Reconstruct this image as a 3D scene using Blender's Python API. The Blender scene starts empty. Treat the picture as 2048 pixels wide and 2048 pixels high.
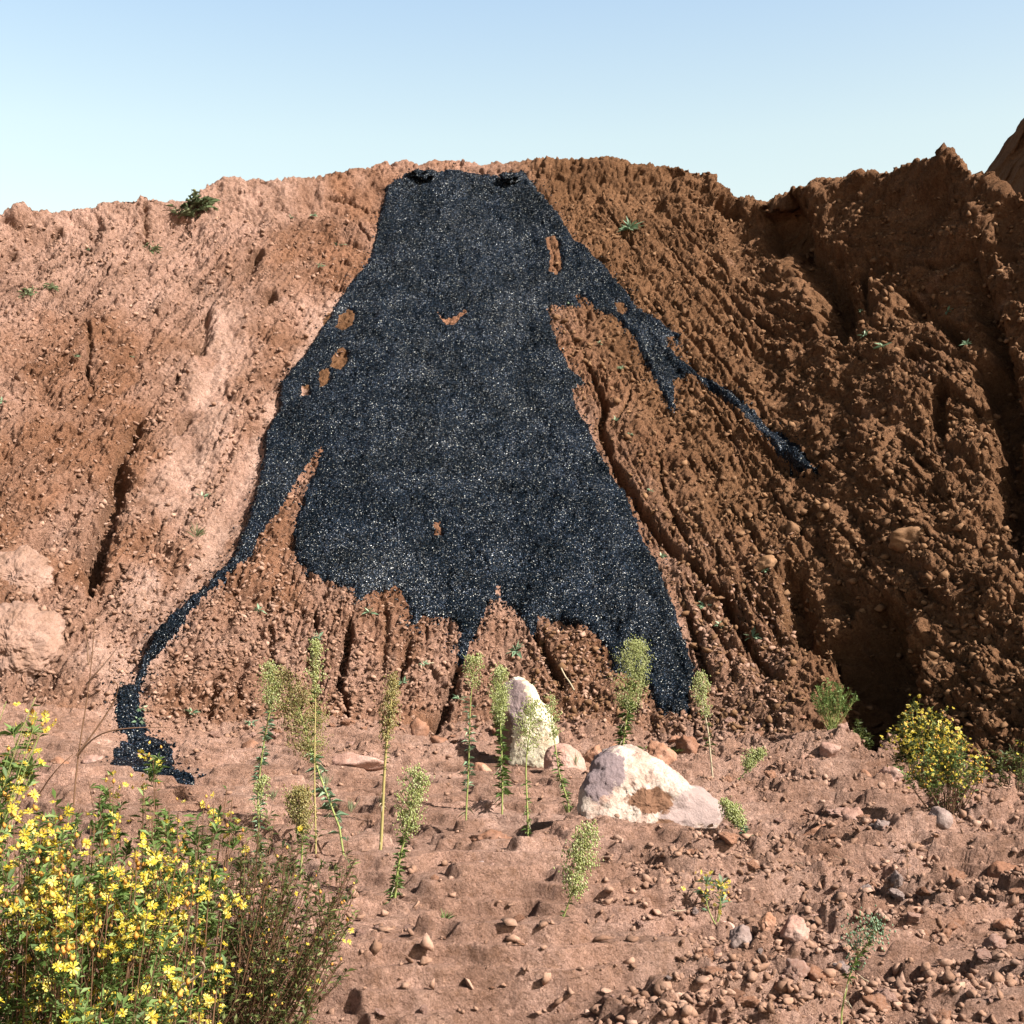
import bpy, bmesh, math, random
import numpy as np
from mathutils import Vector, Matrix, noise as mnoise

# ------------------------------------------------------------------ camera, sky, sun
scene = bpy.context.scene
F = 2900.0                       # focal length in photo pixels (photo is 2048 wide)
CAMZ = 1.6
PITCH = math.atan(126.0 / F)
cam_d = bpy.data.cameras.new("camera")
cam_d.sensor_width = 36.0
cam_d.lens = 36.0 * F / 2048.0
cam_d.clip_start = 0.05
cam_d.clip_end = 20000
cam = bpy.data.objects.new("camera", cam_d)
scene.collection.objects.link(cam)
cam.location = (0, 0, CAMZ)
cam.rotation_euler = (math.pi / 2 + PITCH, 0, 0)
scene.camera = cam

SUN_EL = math.radians(42)
SUN_AZ = math.radians(122)       # from +Y (view direction) clockwise towards +X
sun_dir = Vector((math.cos(SUN_EL) * math.sin(SUN_AZ), math.cos(SUN_EL) * math.cos(SUN_AZ), math.sin(SUN_EL)))
w = bpy.data.worlds.new("World")
scene.world = w
w.use_nodes = True
nt = w.node_tree
bg = nt.nodes['Background']
sky = nt.nodes.new('ShaderNodeTexSky')
sky.sky_type = 'NISHITA'
sky.sun_disc = False
sky.sun_elevation = SUN_EL
sky.sun_rotation = SUN_AZ
sky.altitude = 50
sky.air_density = 1.0
sky.dust_density = 3.0
sky.ozone_density = 1.5
# haze brightens the low sky; overhead is dimmed to cut fill light
tcw = nt.nodes.new('ShaderNodeTexCoord'); spw = nt.nodes.new('ShaderNodeSeparateXYZ'); nt.links.new(tcw.outputs['Generated'], spw.inputs[0])
rw = nt.nodes.new('ShaderNodeValToRGB'); nt.links.new(spw.outputs[2], rw.inputs[0])
el = rw.color_ramp.elements
el[0].position = 0.0; el[0].color = (2.05, 1.78, 1.22, 1); el[1].position = 1.0; el[1].color = (.16, .16, .18, 1)
for p_, c_ in ((.16, (2.3, 1.92, 1.32, 1)), (.22, (2.75, 2.2, 1.48, 1)), (.29, (2.75, 2.3, 1.6, 1)), (.38, (2.35, 2.15, 1.75, 1)), (.52, (.34, .34, .36, 1))):
    q_ = el.new(p_); q_.color = c_
mw = nt.nodes.new('ShaderNodeMix'); mw.data_type = 'RGBA'; mw.blend_type = 'MULTIPLY'; mw.inputs[0].default_value = 1.0; mw.clamp_result = False
nt.links.new(sky.outputs[0], mw.inputs[6]); nt.links.new(rw.outputs[0], mw.inputs[7])
nt.links.new(mw.outputs[2], bg.inputs[0])
bg.inputs[1].default_value = 0.062
sl = bpy.data.lights.new("sun", 'SUN')
sl.energy = 5.0
sl.angle = math.radians(0.5)
sl.color = (1.0, 0.95, 0.86)
so = bpy.data.objects.new("sun", sl)
scene.collection.objects.link(so)
so.rotation_euler = sun_dir.to_track_quat('Z', 'Y').to_euler()
scene.view_settings.view_transform = 'Standard'
scene.view_settings.look = 'None'
scene.view_settings.exposure = 1.38
scene.view_settings.gamma = 1.0

rng = np.random.default_rng(7)
random.seed(7)

# ------------------------------------------------------------------ numpy noise
def _hash(ix, iy, seed):
    h = (ix.astype(np.int64) * 374761393 + iy.astype(np.int64) * 668265263 + seed * 1442695041) & 0xFFFFFFFF
    h = ((h ^ (h >> 13)) * 1274126177) & 0xFFFFFFFF
    h = ((h ^ (h >> 16)) * 2246822519) & 0xFFFFFFFF
    return (h ^ (h >> 13)) & 0xFFFFFF
def perlin(x, y, seed=0):
    ix = np.floor(x); iy = np.floor(y)
    fx = (x - ix); fy = (y - iy)
    ux = fx * fx * fx * (fx * (fx * 6 - 15) + 10); uy = fy * fy * fy * (fy * (fy * 6 - 15) + 10)
    def g(dx, dy):
        a = _hash(ix + dx, iy + dy, seed) * (2 * math.pi / 0xFFFFFF)
        return np.cos(a) * (fx - dx) + np.sin(a) * (fy - dy)
    a = g(0, 0); b = g(1, 0); c = g(0, 1); d = g(1, 1)
    return ((a + (b - a) * ux) * (1 - uy) + (c + (d - c) * ux) * uy) * 1.45
def fbm(x, y, oct=4, seed=0, gain=0.5, lac=2.03):
    r = 0; a = 1.0; t = 0
    for i in range(oct):
        r = r + a * perlin(x, y, seed + i * 17); t += a
        a *= gain; x = x * lac + 3.1; y = y * lac + 7.7
    return r / t
def worley(x, y, seed=0):
    ix = np.floor(x); iy = np.floor(y)
    best = np.full(x.shape, 9.0); rnd = np.zeros(x.shape)
    for dx in (-1, 0, 1):
        for dy in (-1, 0, 1):
            cx = ix + dx; cy = iy + dy
            h1 = _hash(cx, cy, seed) / 0xFFFFFF; h2 = _hash(cx, cy, seed + 91) / 0xFFFFFF
            d = (cx + h1 - x) ** 2 + (cy + h2 - y) ** 2
            m = d < best
            best = np.where(m, d, best)
            rnd = np.where(m, _hash(cx, cy, seed + 191) / 0xFFFFFF, rnd)
    return np.sqrt(best), rnd
def sstep(a, b, x):
    t = np.clip((x - a) / (b - a), 0, 1)
    return t * t * (3 - 2 * t)
def lumps(x, y, seed, keep=0.6):
    """angular clods of uneven size; only a share of the cells carries one"""
    wx = x + .28 * perlin(x * 2.3, y * 2.3, seed + 5); wy = y + .28 * perlin(x * 2.3, y * 2.3, seed + 6)
    ix = np.floor(wx); iy = np.floor(wy)
    out = np.zeros(x.shape)
    for dx in (-1, 0, 1):
        for dy in (-1, 0, 1):
            cx = ix + dx; cy = iy + dy
            r = _hash(cx, cy, seed + 191) / 0xFFFFFF
            ux = cx + _hash(cx, cy, seed) / 0xFFFFFF - wx; uy = cy + _hash(cx, cy, seed + 91) / 0xFFFFFF - wy
            a = r * 97.0
            ca = np.cos(a); sa = np.sin(a)
            px_ = np.abs(ca * ux - sa * uy); py_ = np.abs(sa * ux + ca * uy) * (1.1 + .8 * ((r * 31) % 1))
            dd = .55 * np.maximum(px_, py_) * 1.15 + .45 * np.sqrt(ux * ux + uy * uy)
            size = .14 + .52 * ((r * 13) % 1) ** 2
            tilt = 1 + .5 * (np.cos(a * 3) * ux + np.sin(a * 3) * uy) / size
            h = np.clip((size - dd) / size * 2.2, 0, 1) ** .7 * size * 1.5 * np.clip(tilt, .2, 1.8)
            out = np.maximum(out, np.where((r * 7) % 1 > 1 - keep, h, 0))
    return out

# ------------------------------------------------------------------ photo pixel -> ray
cp, sp = math.cos(PITCH), math.sin(PITCH)
def ray(px, py):
    cx = (np.asarray(px, float) - 1024) / F; cz = (1024 - np.asarray(py, float)) / F
    dy = cp - cz * sp; dz = sp + cz * cp
    return cx / dy, dz / dy       # x and z per metre of depth
def at_depth(px, py, D):
    a, b = ray(px, py)
    return a * D, D, CAMZ + b * D

# ------------------------------------------------------------------ land form
rim_px = [(-900, 520, 15), (-300, 450, 17.5), (0, 424, 19.3), (40, 410, 19.5), (100, 418, 19.7), (180, 412, 19.9), (210, 402, 20), (260, 396, 20.1), (290, 388, 20.2), (330, 402, 20.3),
          (370, 394, 20.5), (400, 374, 20.6), (440, 362, 20.8), (500, 358, 21), (600, 356, 21.4), (640, 349, 21.6), (700, 343, 21.8), (760, 333, 22),
          (850, 335, 22.2), (960, 336, 22.2), (1000, 330, 22.2), (1050, 325, 22.2), (1100, 318, 22.1), (1200, 316, 22), (1250, 315, 21.9),
          (1300, 328, 21.8), (1400, 335, 21.6), (1417, 339, 21.5), (1440, 362, 21.4), (1460, 382, 21.3), (1500, 391, 21.0), (1530, 392, 20.8), (1542, 385, 20.6),
          (1580, 371, 20.3), (1670, 368, 19.8), (1700, 355, 19.6), (1750, 346, 19.2), (1800, 335, 18.8), (1860, 313, 18.2), (1880, 303, 18.0),
          (1900, 306, 17.9), (1920, 322, 17.7), (1945, 348, 17.5), (1955, 360, 17.4), (1980, 364, 17.2), (2048, 392, 16.6), (2300, 380, 15), (2900, 300, 13)]
rim_px = np.array(rim_px, float)
RX, RD, RZ = at_depth(rim_px[:, 0], rim_px[:, 1], rim_px[:, 2])
o = np.argsort(RX); RX = RX[o]; RD = RD[o]; RZ = RZ[o]
_xs = np.linspace(-40, 40, 1601)
_rz = np.interp(_xs, RX, RZ)
_k = np.exp(-0.5 * (np.arange(-40, 41) * 0.05 / 0.6) ** 2); _k /= _k.sum()
_rzs = np.convolve(np.pad(_rz, 40, mode='edge'), _k, 'valid')
foot = np.array([(-20, 9.5, .35), (-5.6, 12.0, .35), (-4.3, 12.5, .35), (-3.45, 12.8, .30), (-2.4, 13.2, .10), (0, 13.6, 0), (1.3, 13.3, 0),
                 (2.1, 12.9, 0), (3.1, 12.3, 0), (3.6, 11.5, 0), (4.3, 10.4, 0), (20, 6, 0)], float)
def base_parts(x, y):
    rd = np.interp(x, RX, RD); rz = np.interp(x, RX, RZ); rzs = np.interp(x, _xs, _rzs)
    fd = np.interp(x, foot[:, 0], foot[:, 1]); fz = np.interp(x, foot[:, 0], foot[:, 2])
    t = (y - fd) / (rd - fd)
    return rd, rz, rzs, fd, fz, t
def base_z(x, y):
    x = np.asarray(x, float); y = np.asarray(y, float)
    rd, rz, rzs, fd, fz, t = base_parts(x, y)
    zg = fz * sstep(-4.5, 0.2, y - fd)
    k = 26.0
    tt = np.where(t > 1, 1, t)
    tp = np.logaddexp(0, k * np.clip(tt, -2, 1)) / k
    p = 0.965 * (0.84 * tp + 0.16 * tp * tp) + 0.035 * sstep(0.93, 1.0, tp)
    z = zg + (rzs - fz) * np.clip(p, 0, 1.0) + (rz - rzs) * sstep(0.55, 1.0, tt) ** 2
    # debris fan bulging out under the black spill
    xc = -0.98 - 0.05 * tt
    wid = 3.0 - 1.9 * np.clip(tt, 0, 1)
    bul = np.exp(-(np.abs(x - xc) / wid) ** 3.0)
    z = z + 0.62 * bul * sstep(-0.06, 0.22, t) * (1 - 0.85 * np.clip(tt, 0, 1)) * (t < 1.02)
    dy = np.clip(y - rd, 0, 8)
    z = z - 0.16 * dy
    return z
def unproject(px, py, dmin=4.0, dmax=30.0):
    px = np.atleast_1d(np.asarray(px, float)); py = np.atleast_1d(np.asarray(py, float))
    a, b = ray(px, py)
    D = np.full(px.shape, dmin); done = np.zeros(px.shape, bool)
    st = 0.05
    while D.min() < dmax and not done.all():
        hit = (CAMZ + b * D) <= base_z(a * D, D)
        done |= hit
        D = np.where(done, D, D + st)
        if (D > dmax).any(): D = np.minimum(D, dmax); done |= D >= dmax
    lo = D - st; hi = D
    for _ in range(12):
        m = (lo + hi) / 2
        hit = (CAMZ + b * m) <= base_z(a * m, m)
        hi = np.where(hit, m, hi); lo = np.where(hit, lo, m)
    return a * hi, hi
def to_s(x, y):
    return y + 0.36 * base_z(x, y)

# ------------------------------------------------------------------ the terrain grid
fine = 1.0
def geom(a, b, r):
    n = int(math.log(b / a) / r) + 1
    return a * np.exp(np.linspace(0, math.log(b / a), n))
Y = np.concatenate([[-400, -150, -60, -25, -10, -5, -2, 0, 1, 1.8], np.linspace(2.4, 4.55, 45), geom(4.6, 11.0, 0.0011)[:-1], geom(11.0, 22.6, 0.00072),
                    np.linspace(22.7, 26, 25), [27, 29, 32, 38, 50, 80, 150, 400, 1500, 5000]])
uc = np.arange(-0.372, 0.3721, 0.00082)
def grow(s0, lim):
    out = []; s = 0.004; u = s0
    while u < lim:
        u += s; s *= 1.16; out.append(u)
    return np.array(out)
g_ = grow(0.372, 60)
U = np.concatenate([-g_[::-1], uc, g_])
Wd = np.maximum(Y, 3.0)
GX = U[None, :] * Wd[:, None]
GY = np.repeat(Y[:, None], len(U), 1)
NR, NC = GX.shape
Z0 = base_z(GX, GY)
S = GY + 0.36 * Z0
rd, rz, rzs, fd, fz, T = base_parts(GX, GY)
INV = (np.abs(U)[None, :] < 0.45) & (GY > 4.0) & (GY < 26)     # where detail matters
# base normals
def normals(P):
    du = np.gradient(P, axis=1); dv = np.gradient(P, axis=0)
    n = np.cross(du, dv); n /= np.maximum(np.linalg.norm(n, axis=2, keepdims=True), 1e-9)
    return n
# arc length down each column, so grain is not drawn out on steep faces
_dy = np.diff(GY, axis=0); _dz = np.diff(Z0, axis=0)
_st = np.sqrt(_dy ** 2 + _dz ** 2)
_i0 = int(np.searchsorted(Y, 11.0))
SN = np.zeros(GX.shape); SN[1:] = np.cumsum(_st, 0); SN -= SN[_i0:_i0 + 1] - 11.0
P0 = np.stack([GX, GY, Z0], 2)
N0 = normals(P0)

def poly_s(pts):
    """photo polyline -> (x, s) plane of the land"""
    pts = np.array(pts, float)
    x, y = unproject(pts[:, 0], pts[:, 1])
    return np.stack([x, to_s(x, y)], 1)
def seg_dist(A, X, Sv, closed=False):
    d = np.full(X.shape, 1e9); tt = np.zeros(X.shape)
    n = len(A)
    for i in range(n if closed else n - 1):
        a = A[i]; b = A[(i + 1) % n]
        ab = b - a; L = max(ab @ ab, 1e-9)
        t = np.clip(((X - a[0]) * ab[0] + (Sv - a[1]) * ab[1]) / L, 0, 1)
        dd = (X - a[0] - t * ab[0]) ** 2 + (Sv - a[1] - t * ab[1]) ** 2
        m = dd < d
        d = np.where(m, dd, d); tt = np.where(m, (i + t) / max(n - 1, 1), tt)
    return np.sqrt(d), tt
def inside(A, X, Sv):
    c = np.zeros(X.shape, bool); n = len(A)
    for i in range(n):
        x1, y1 = A[i]; x2, y2 = A[(i + 1) % n]
        if y1 == y2: continue
        c ^= ((y1 > Sv) != (y2 > Sv)) & (X < (x2 - x1) * (Sv - y1) / (y2 - y1) + x1)
    return c

warpx = 0.03 * fbm(GX * 3, S * 3, 3, 5) + 0.045 * fbm(GX * 11, S * 11, 4, 6, .7)
warps = 0.03 * fbm(GX * 3, S * 3, 3, 8) + 0.045 * fbm(GX * 11, S * 11, 4, 9, .7)
WX = GX + warpx; WS = S + warps

def box(A, pad):
    x0, s0 = A.min(0) - pad; x1, s1 = A.max(0) + pad
    return np.where((WX > x0) & (WX < x1) & (WS > s0) & (WS < s1) & INV)

k = 2048 / 1932.0
spill = [(728,350),(765,330),(850,320),(950,333),(985,323),(1010,350),(1030,375),(1060,415),(1085,450),(1120,480),(1150,510),(1180,545),(1200,575),(1240,600),(1285,635),
 (1282,650),(1262,655),(1300,690),(1340,715),(1380,740),(1430,775),(1470,805),(1500,835),(1545,888),(1525,890),(1500,878),(1460,840),(1420,800),(1380,768),(1345,733),(1300,705),(1272,716),
 (1270,760),(1280,772),(1262,770),(1250,745),(1235,715),(1215,680),(1195,635),(1170,605),(1150,592),(1120,582),(1110,565),(1092,552),(1085,558),(1095,578),(1060,578),(1035,580),(1040,610),
 (1055,650),(1075,690),(1104,722),(1080,730),(1085,760),(1110,800),(1130,850),(1155,890),(1180,930),(1195,970),(1215,1020),(1245,1070),(1265,1120),(1280,1170),(1300,1230),(1315,1283),
 (1300,1290),(1300,1335),(1275,1345),(1240,1335),(1225,1300),(1195,1275),(1160,1270),(1145,1230),(1130,1208),(1095,1180),(1060,1168),(1018,1165),(1000,1195),(985,1170),(965,1145),(940,1128),
 (922,1135),(915,1160),(900,1190),(885,1220),(870,1250),(862,1235),(865,1190),(855,1165),(820,1165),(800,1160),(780,1182),(770,1140),(750,1105),(730,1110),(700,1115),(675,1142),(670,1110),
 (640,1100),(600,1090),(560,1060),(550,1030),(555,985),(570,940),(582,900),(610,842),(590,856),(565,895),(540,938),(500,1000),(470,1042),(440,1077),(400,1112),(362,1152),(332,1192),(302,1229),
 (276,1268),(264,1292),(264,1320),(274,1360),(305,1370),(322,1398),(328,1428),(318,1448),(375,1468),(312,1468),(280,1464),(240,1464),(212,1442),(235,1410),(228,1385),(258,1368),(233,1350),(222,1320),(214,1300),
 (250,1288),(262,1253),(282,1208),(308,1173),(348,1138),(393,1103),(428,1063),(448,1020),(468,960),(488,900),(498,820),(525,760),(525,720),(560,680),(590,640),(620,595),(640,560),(665,525),
 (690,500),(700,470),(710,430),(715,400)]
spill_s = poly_s([(a * k, b * k) for a, b in spill])
holes = [[(1030,452),(1048,448),(1056,470),(1058,498),(1050,518),(1036,508),(1040,482)],
         [(1162,572),(1175,570),(1184,582),(1178,592),(1166,588)],
         [(826,590),(840,602),(848,600),(862,597),(878,590),(880,596),(864,604),(852,616),(840,612)],
         [(640,590),(658,582),(670,592),(664,612),(648,622),(634,616)],
         [(632,660),(652,655),(655,676),(642,695),(624,692)],
         [(604,700),(622,698),(616,722),(604,728)], [(570,722),(582,718),(578,742),(568,744)],
         [(820,983),(830,981),(832,1003),(822,1006)], [(934,1104),(942,1104),(944,1124),(936,1126)],
         [(1258,640),(1272,636),(1276,650),(1262,652)], [(262,1380),(274,1377),(276,1388),(264,1390)], [(298,1388),(308,1386),(308,1396),(298,1396)]]
# signed distance to the spill edge (positive inside)
SD = np.full(GX.shape, -9.0)
idx = box(spill_s, 0.5)
X_, S_ = WX[idx], WS[idx]
d, _ = seg_dist(spill_s, X_, S_, True)
HOLE_SHADE = []
sd = np.where(inside(spill_s, X_, S_), d, -d)
for h in holes:
    hs = poly_s([(a * k, b * k) for a, b in h])
    c = hs.mean(0)
    m = np.where((np.abs(X_ - c[0]) < 0.8) & (np.abs(S_ - c[1]) < 1.2))[0]
    dh, _ = seg_dist(hs, X_[m], S_[m], True)
    if holes.index(h) in (3, 4, 5): HOLE_SHADE.append(c)
    sh = np.where(inside(hs, X_[m], S_[m]), -dh, dh)
    sd[m] = np.minimum(sd[m], sh)
SD[idx] = sd + np.where(GX[idx] < -2.1, .004, .010)
in_sp = sstep(-0.02, 0.05, SD)

# ---- cracks, gullies, channels:  points (photo px), half width m, depth m, sharpness
feats = [
 ([(1168,704),(1193,769),(1212,812),(1200,845),(1215,888),(1244,950),(1285,1020),(1335,1085),(1395,1137),(1442,1184),(1475,1247),(1518,1309),(1565,1372)], .055, .20, 4, 1.0),
 ([(1262,770),(1258,800),(1240,830),(1225,850)], .02, .07, 3, 1),
 ([(1348,1010),(1345,1075)], .02, .06, 3, 1),
 ([(1318,900),(1322,960),(1345,1020),(1372,1085),(1400,1120)], .022, .07, 3, 1),
 ([(1372,1212),(1384,1244),(1402,1305),(1420,1352)], .045, .16, 3, 1),
 ([(1480,1155),(1495,1190),(1530,1230)], .03, .09, 3, 1), ([(1510,1190),(1540,1235),(1560,1280)], .035, .10, 3, 1),
 ([(1572,1130),(1592,1190),(1609,1255),(1650,1302)], .12, .26, 3, 1),
 ([(1655,1150),(1690,1230)], .04, .09, 2, 1), ([(1660,1270),(1700,1320)], .06, .15, 2, 1),
 ([(1735,1200),(1722,1262),(1745,1316),(1752,1407),(1750,1510)], .26, .85, 3, 1.2),
 ([(1529,395),(1575,445),(1620,505),(1663,555),(1667,616),(1690,670)], .20, .60, 3, 1),
 ([(1432,395),(1475,425)], .09, .20, 2, 1),
 ([(1725,505),(1727,584),(1745,635)], .05, .16, 3, 1), ([(1755,525),(1770,545)], .12, .18, 2, 1),
 ([(1805,585),(1850,620),(1895,645),(1918,680)], .07, .20, 3, 1), ([(1850,570),(1860,590)], .08, .14, 2, 1),
 ([(1927,555),(1964,616),(1993,681),(1968,721),(2000,779),(2018,870),(2028,1000),(2045,1100)], .14, .50, 3, 1),
 ([(1930,500),(1970,540)], .08, .2, 2, 1), ([(1885,760),(1870,800),(1882,865)], .08, .22, 3, 1), ([(1810,690),(1840,720)], .07, .16, 2, 1),
 ([(701,1233),(690,1309),(679,1353),(697,1430)], .045, .20, 4, 1), ([(920,1310),(911,1360),(882,1425),(862,1450)], .05, .20, 3, 1),
 ([(1064,1245),(1084,1291),(1106,1334),(1124,1375)], .05, .18, 3, 1), ([(820,1270),(808,1330),(795,1370)], .035, .10, 2, 1),
 ([(430,1355),(420,1420)], .035, .12, 3, 1), ([(632,1215),(630,1265)], .03, .10, 3, 1), ([(620,1280),(625,1350),(632,1400)], .03, .10, 3, 1),
 ([(770,1200),(772,1290),(765,1350)], .03, .07, 2, 1), ([(480,1350),(485,1400)], .03, .10, 3, 1), ([(545,1240),(540,1330),(550,1400)], .03, .07, 2, 1),
 ([(243,900),(235,972),(217,1027),(192,1103),(176,1175)], .10, .26, 3, 1.0), ([(280,830),(262,870),(243,900)], .08, .14, 2, 1),
 ([(520,495),(496,542)], .09, .18, 2, 1), ([(547,588),(527,620)], .08, .15, 2, 1), ([(417,615),(392,700)], .08, .14, 2, 1),
 ([(170,626),(181,691),(174,735),(192,780)], .03, .09, 3, 1), ([(380,812),(350,856)], .06, .12, 2, 1), ([(650,395),(700,398),(735,415)], .03, .10, 4, 1),
 ([(715,440),(738,480)], .02, .06, 3, 1), ([(295,400),(293,470)], .04, .10, 2, 1), ([(30,500),(20,520)], .06, .12, 2, 1),
 ([(100,480),(120,460)], .04, .08, 2, 1), ([(460,640),(420,760),(380,900),(330,1000)], .3, .10, 1.5, .3),
 # pink wash channel left of the spill
 ([(690,600),(600,740),(500,930),(430,1090),(330,1230),(262,1340)], .22, .13, 1.5, .15),
 ([(300,1160),(240,1260),(215,1350)], .22, .10, 1.5, .15),
 # smaller rills right of the spill
 ([(1480,1010),(1520,1090),(1560,1150)], .03, .06, 2, 1), ([(1420,960),(1450,1020)], .03, .05, 2, 1),
 ([(1130,640),(1160,700)], .02, .05, 3, 1), ([(1370,1150),(1420,1230),(1455,1300),(1470,1370)], .03, .07, 2, 1),
]
Dn = np.zeros(GX.shape)          # displacement along the normal
GUL = np.zeros(GX.shape); SMOOTH = np.zeros(GX.shape)
for pts, wd, dep, pw, rough in feats:
    A = poly_s(pts); idx = box(A, wd * 3 + .1)
    if len(idx[0]) == 0: continue
    d, tt = seg_dist(A, WX[idx], WS[idx])
    taper = np.clip(np.minimum(tt * 5 + .35, (1 - tt) * 5 + .35), 0, 1)
    wv = wd * taper * (1 + 0.5 * fbm(GX[idx] * 9, S[idx] * 9, 2, 31))
    prof = np.exp(-(d / wv) ** pw)
    if wd < .13 and rough > .5: dep *= 1.25; pw += .5
    Dn[idx] -= dep * taper * prof * (1 - 0.85 * in_sp[idx])
    if rough < .5: SMOOTH[idx] = np.maximum(SMOOTH[idx], np.exp(-(d / wd) ** 2))
    else: GUL[idx] = np.maximum(GUL[idx], prof)

hill = sstep(-0.03, 0.03, T)
right = sstep(1.2, 3.2, GX - (GY - 13) * 0.02) * hill
left = sstep(-1.6, -3.2, GX + (GY - 13) * 0.12) * hill
centre = hill * (1 - right) * (1 - left)
# broad relief and down-slope ribs
wob = 0.35 * fbm(GX * .9, SN * .5, 3, 40)
fanx = (GX + 0.98) / (0.35 + 0.65 * np.clip((22.5 - GY) / 9.5, 0, 1.4)) - 0.98     # lines that fan out down the slope
rib = 1 - np.abs(perlin(fanx * 1.7 + wob, SN * .2, 41)) * 2.2
rib2 = 1 - np.abs(perlin(fanx * 4.3 + wob * 2, SN * .4, 43)) * 2.2
inner = 1 - sstep(.9, .97, T)
rib3 = 1 - np.abs(perlin(fanx * 8.5 + wob * 3 + .25 * fbm(GX * 5, SN * 5, 2, 37), SN * .5, 38)) * 2.2
rm3 = sstep(-.1, .25, fbm(GX * .9, SN * .9, 2, 36))
Dn -= hill * inner * rm3 * sstep(.72, .95, rib3) * (.05 * centre + .05 * centre * sstep(.2, 1.2, GX) + .06 * left + .08 * right) * (1 - in_sp) * (1 - SMOOTH)
Dn += hill * (1 - .9 * in_sp) * (.04 * np.exp(-((T - .985) / .012) ** 2) - .05 * np.exp(-((T - .95) / .018) ** 2)) * sstep(-.25, .15, fbm(GX * 1.1, GX * 0, 3, 32))
Dn += hill * left * .10 * fbm(GX * 1.9 + SN * .5, SN * .8 - GX * .3, 4, 39)
Dn += hill * (0.14 * (1 - .5 * centre) * fbm(GX * .8, SN * .5, 3, 42))
Dn -= hill * inner * sstep(.6, 1, rib) * (.10 * right + .09 * left + .01 * centre) * (1 - SMOOTH)
Dn -= hill * inner * sstep(.6, 1, rib2) * (.03 * right + .035 * left + .012 * centre) * (1 - SMOOTH) * (1 - in_sp)
# blocky broken banks on the right and under the rim
blk = fbm(GX * 1.7, SN * 1.2, 5, 44, .6)
st_ = blk * 5 + .25 * perlin(GX * 7, SN * 7, 45); fl_ = np.floor(st_); fq = st_ - fl_
Dn += (right + .35 * left + .1 * centre) * 0.05 * (fl_ + sstep(.75, 1, fq)) * (1 - .8 * in_sp)
Dn += hill * (1 - .6 * in_sp) * (.075 * fbm(GX * 3.2, SN * 2.4, 5, 46, .58) - .06 * sstep(.1, .3, -fbm(GX * 3.6, SN * 3, 4, 31, .6))) * (1 - .5 * SMOOTH)
Dn += hill * sstep(.90, 1.0, T) * (.03 + .04 * right) * fbm(GX * 5, SN * 5, 4, 47, .6)
Dbase = Dn.copy()                 # what the black spill lies on
# clods
rough_m = sstep(-.2, .3, fbm(GX * 1.1, SN * .8, 3, 50))
rough_f = sstep(-.25, .25, fbm(GX * 3.1, SN * 2.4, 3, 57))
fs = (1 - in_sp) * (1 - .85 * SMOOTH)
Dn += hill * fs * (.04 + .05 * right) * rough_m * lumps(GX * 3.4, SN * 3, 51, .4)
Dn += hill * fs * .022 * (.3 + rough_m) * lumps(GX * 9, SN * 8.4, 52, .5) * (.4 + rough_f)
Dn += hill * fs * .020 * lumps(GX * 18, SN * 17, 53, .55) * (.35 + rough_f)
Dn += hill * (1 - in_sp) * (1 - .55 * SMOOTH) *   .012 * lumps(GX * 36, SN * 34, 54, .6) * (.5 + rough_f)
pit = fbm(GX * 16, SN * 15, 4, 55, .62)
Dn += hill * (1 - in_sp) * (1 - .6 * SMOOTH) * (.028 * pit - .03 * sstep(.12, .4, -pit))
Dn += hill * (1 - in_sp) * (.04 * right + .018 * left + .01 * centre) * fbm(GX * 6, SN * 6, 4, 56, .6)
# open ground: silt sheets with low ledges, rough stony areas
gr = 1 - hill
edge_blend = sstep(-.35, -.03, T)
GPX = GX / np.maximum(GY, 1)
def gzone(x0, x1, y0, y1, soft=.25):
    return sstep(x0 - soft, x0 + soft, GX) * sstep(x1 + soft, x1 - soft, GX) * sstep(y0 - soft * 1.6, y0 + soft * 1.6, GY) * sstep(y1 + soft * 1.6, y1 - soft * 1.6, GY)
stony = np.clip(gzone(.7, 9, 4, 12.2, .5) * 1.05 + gzone(-.3, 9, 3.5, 5.6, .4) * .45 + gzone(-9, 9, 12.0, 14.5, .3) * .5 + .15, 0, 1)
stony = np.clip(stony * (.8 + 2.0 * fbm(GX * 1.3, GY * 2.2, 3, 60)), 0, 1)
tn = fbm(GX * .5, GY * 1.25, 5, 61) * 8 + .025 * perlin(GX * 12, GY * 12, 59)
fr = tn - np.floor(tn)
terr = (np.floor(tn) + sstep(.72, 1.0, fr)) / 7
near = sstep(4, 5, GY) * INV
Gz = .05 * fbm(GX * .5, GY * .5, 3, 62) + .50 * terr * near * (.6 + .4 * sstep(13.5, 8, GY)) + .016 * fbm(GX * 3, GY * 4, 4, 63)
Gz += near * stony * (.08 * lumps(GX * 4.2, GY * 5, 64, .4) + .04 * lumps(GX * 11, GY * 12, 65, .5))
Gz += near * (.08 + .92 * stony) * .018 * lumps(GX * 28, GY * 28, 66, .5) + near * (.2 + .8 * stony) * .005 * lumps(GX * 60, GY * 60, 67, .6)
Gz += near * (.004 + .014 * stony) * fbm(GX * 13, GY * 15, 4, 68, .6)
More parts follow.
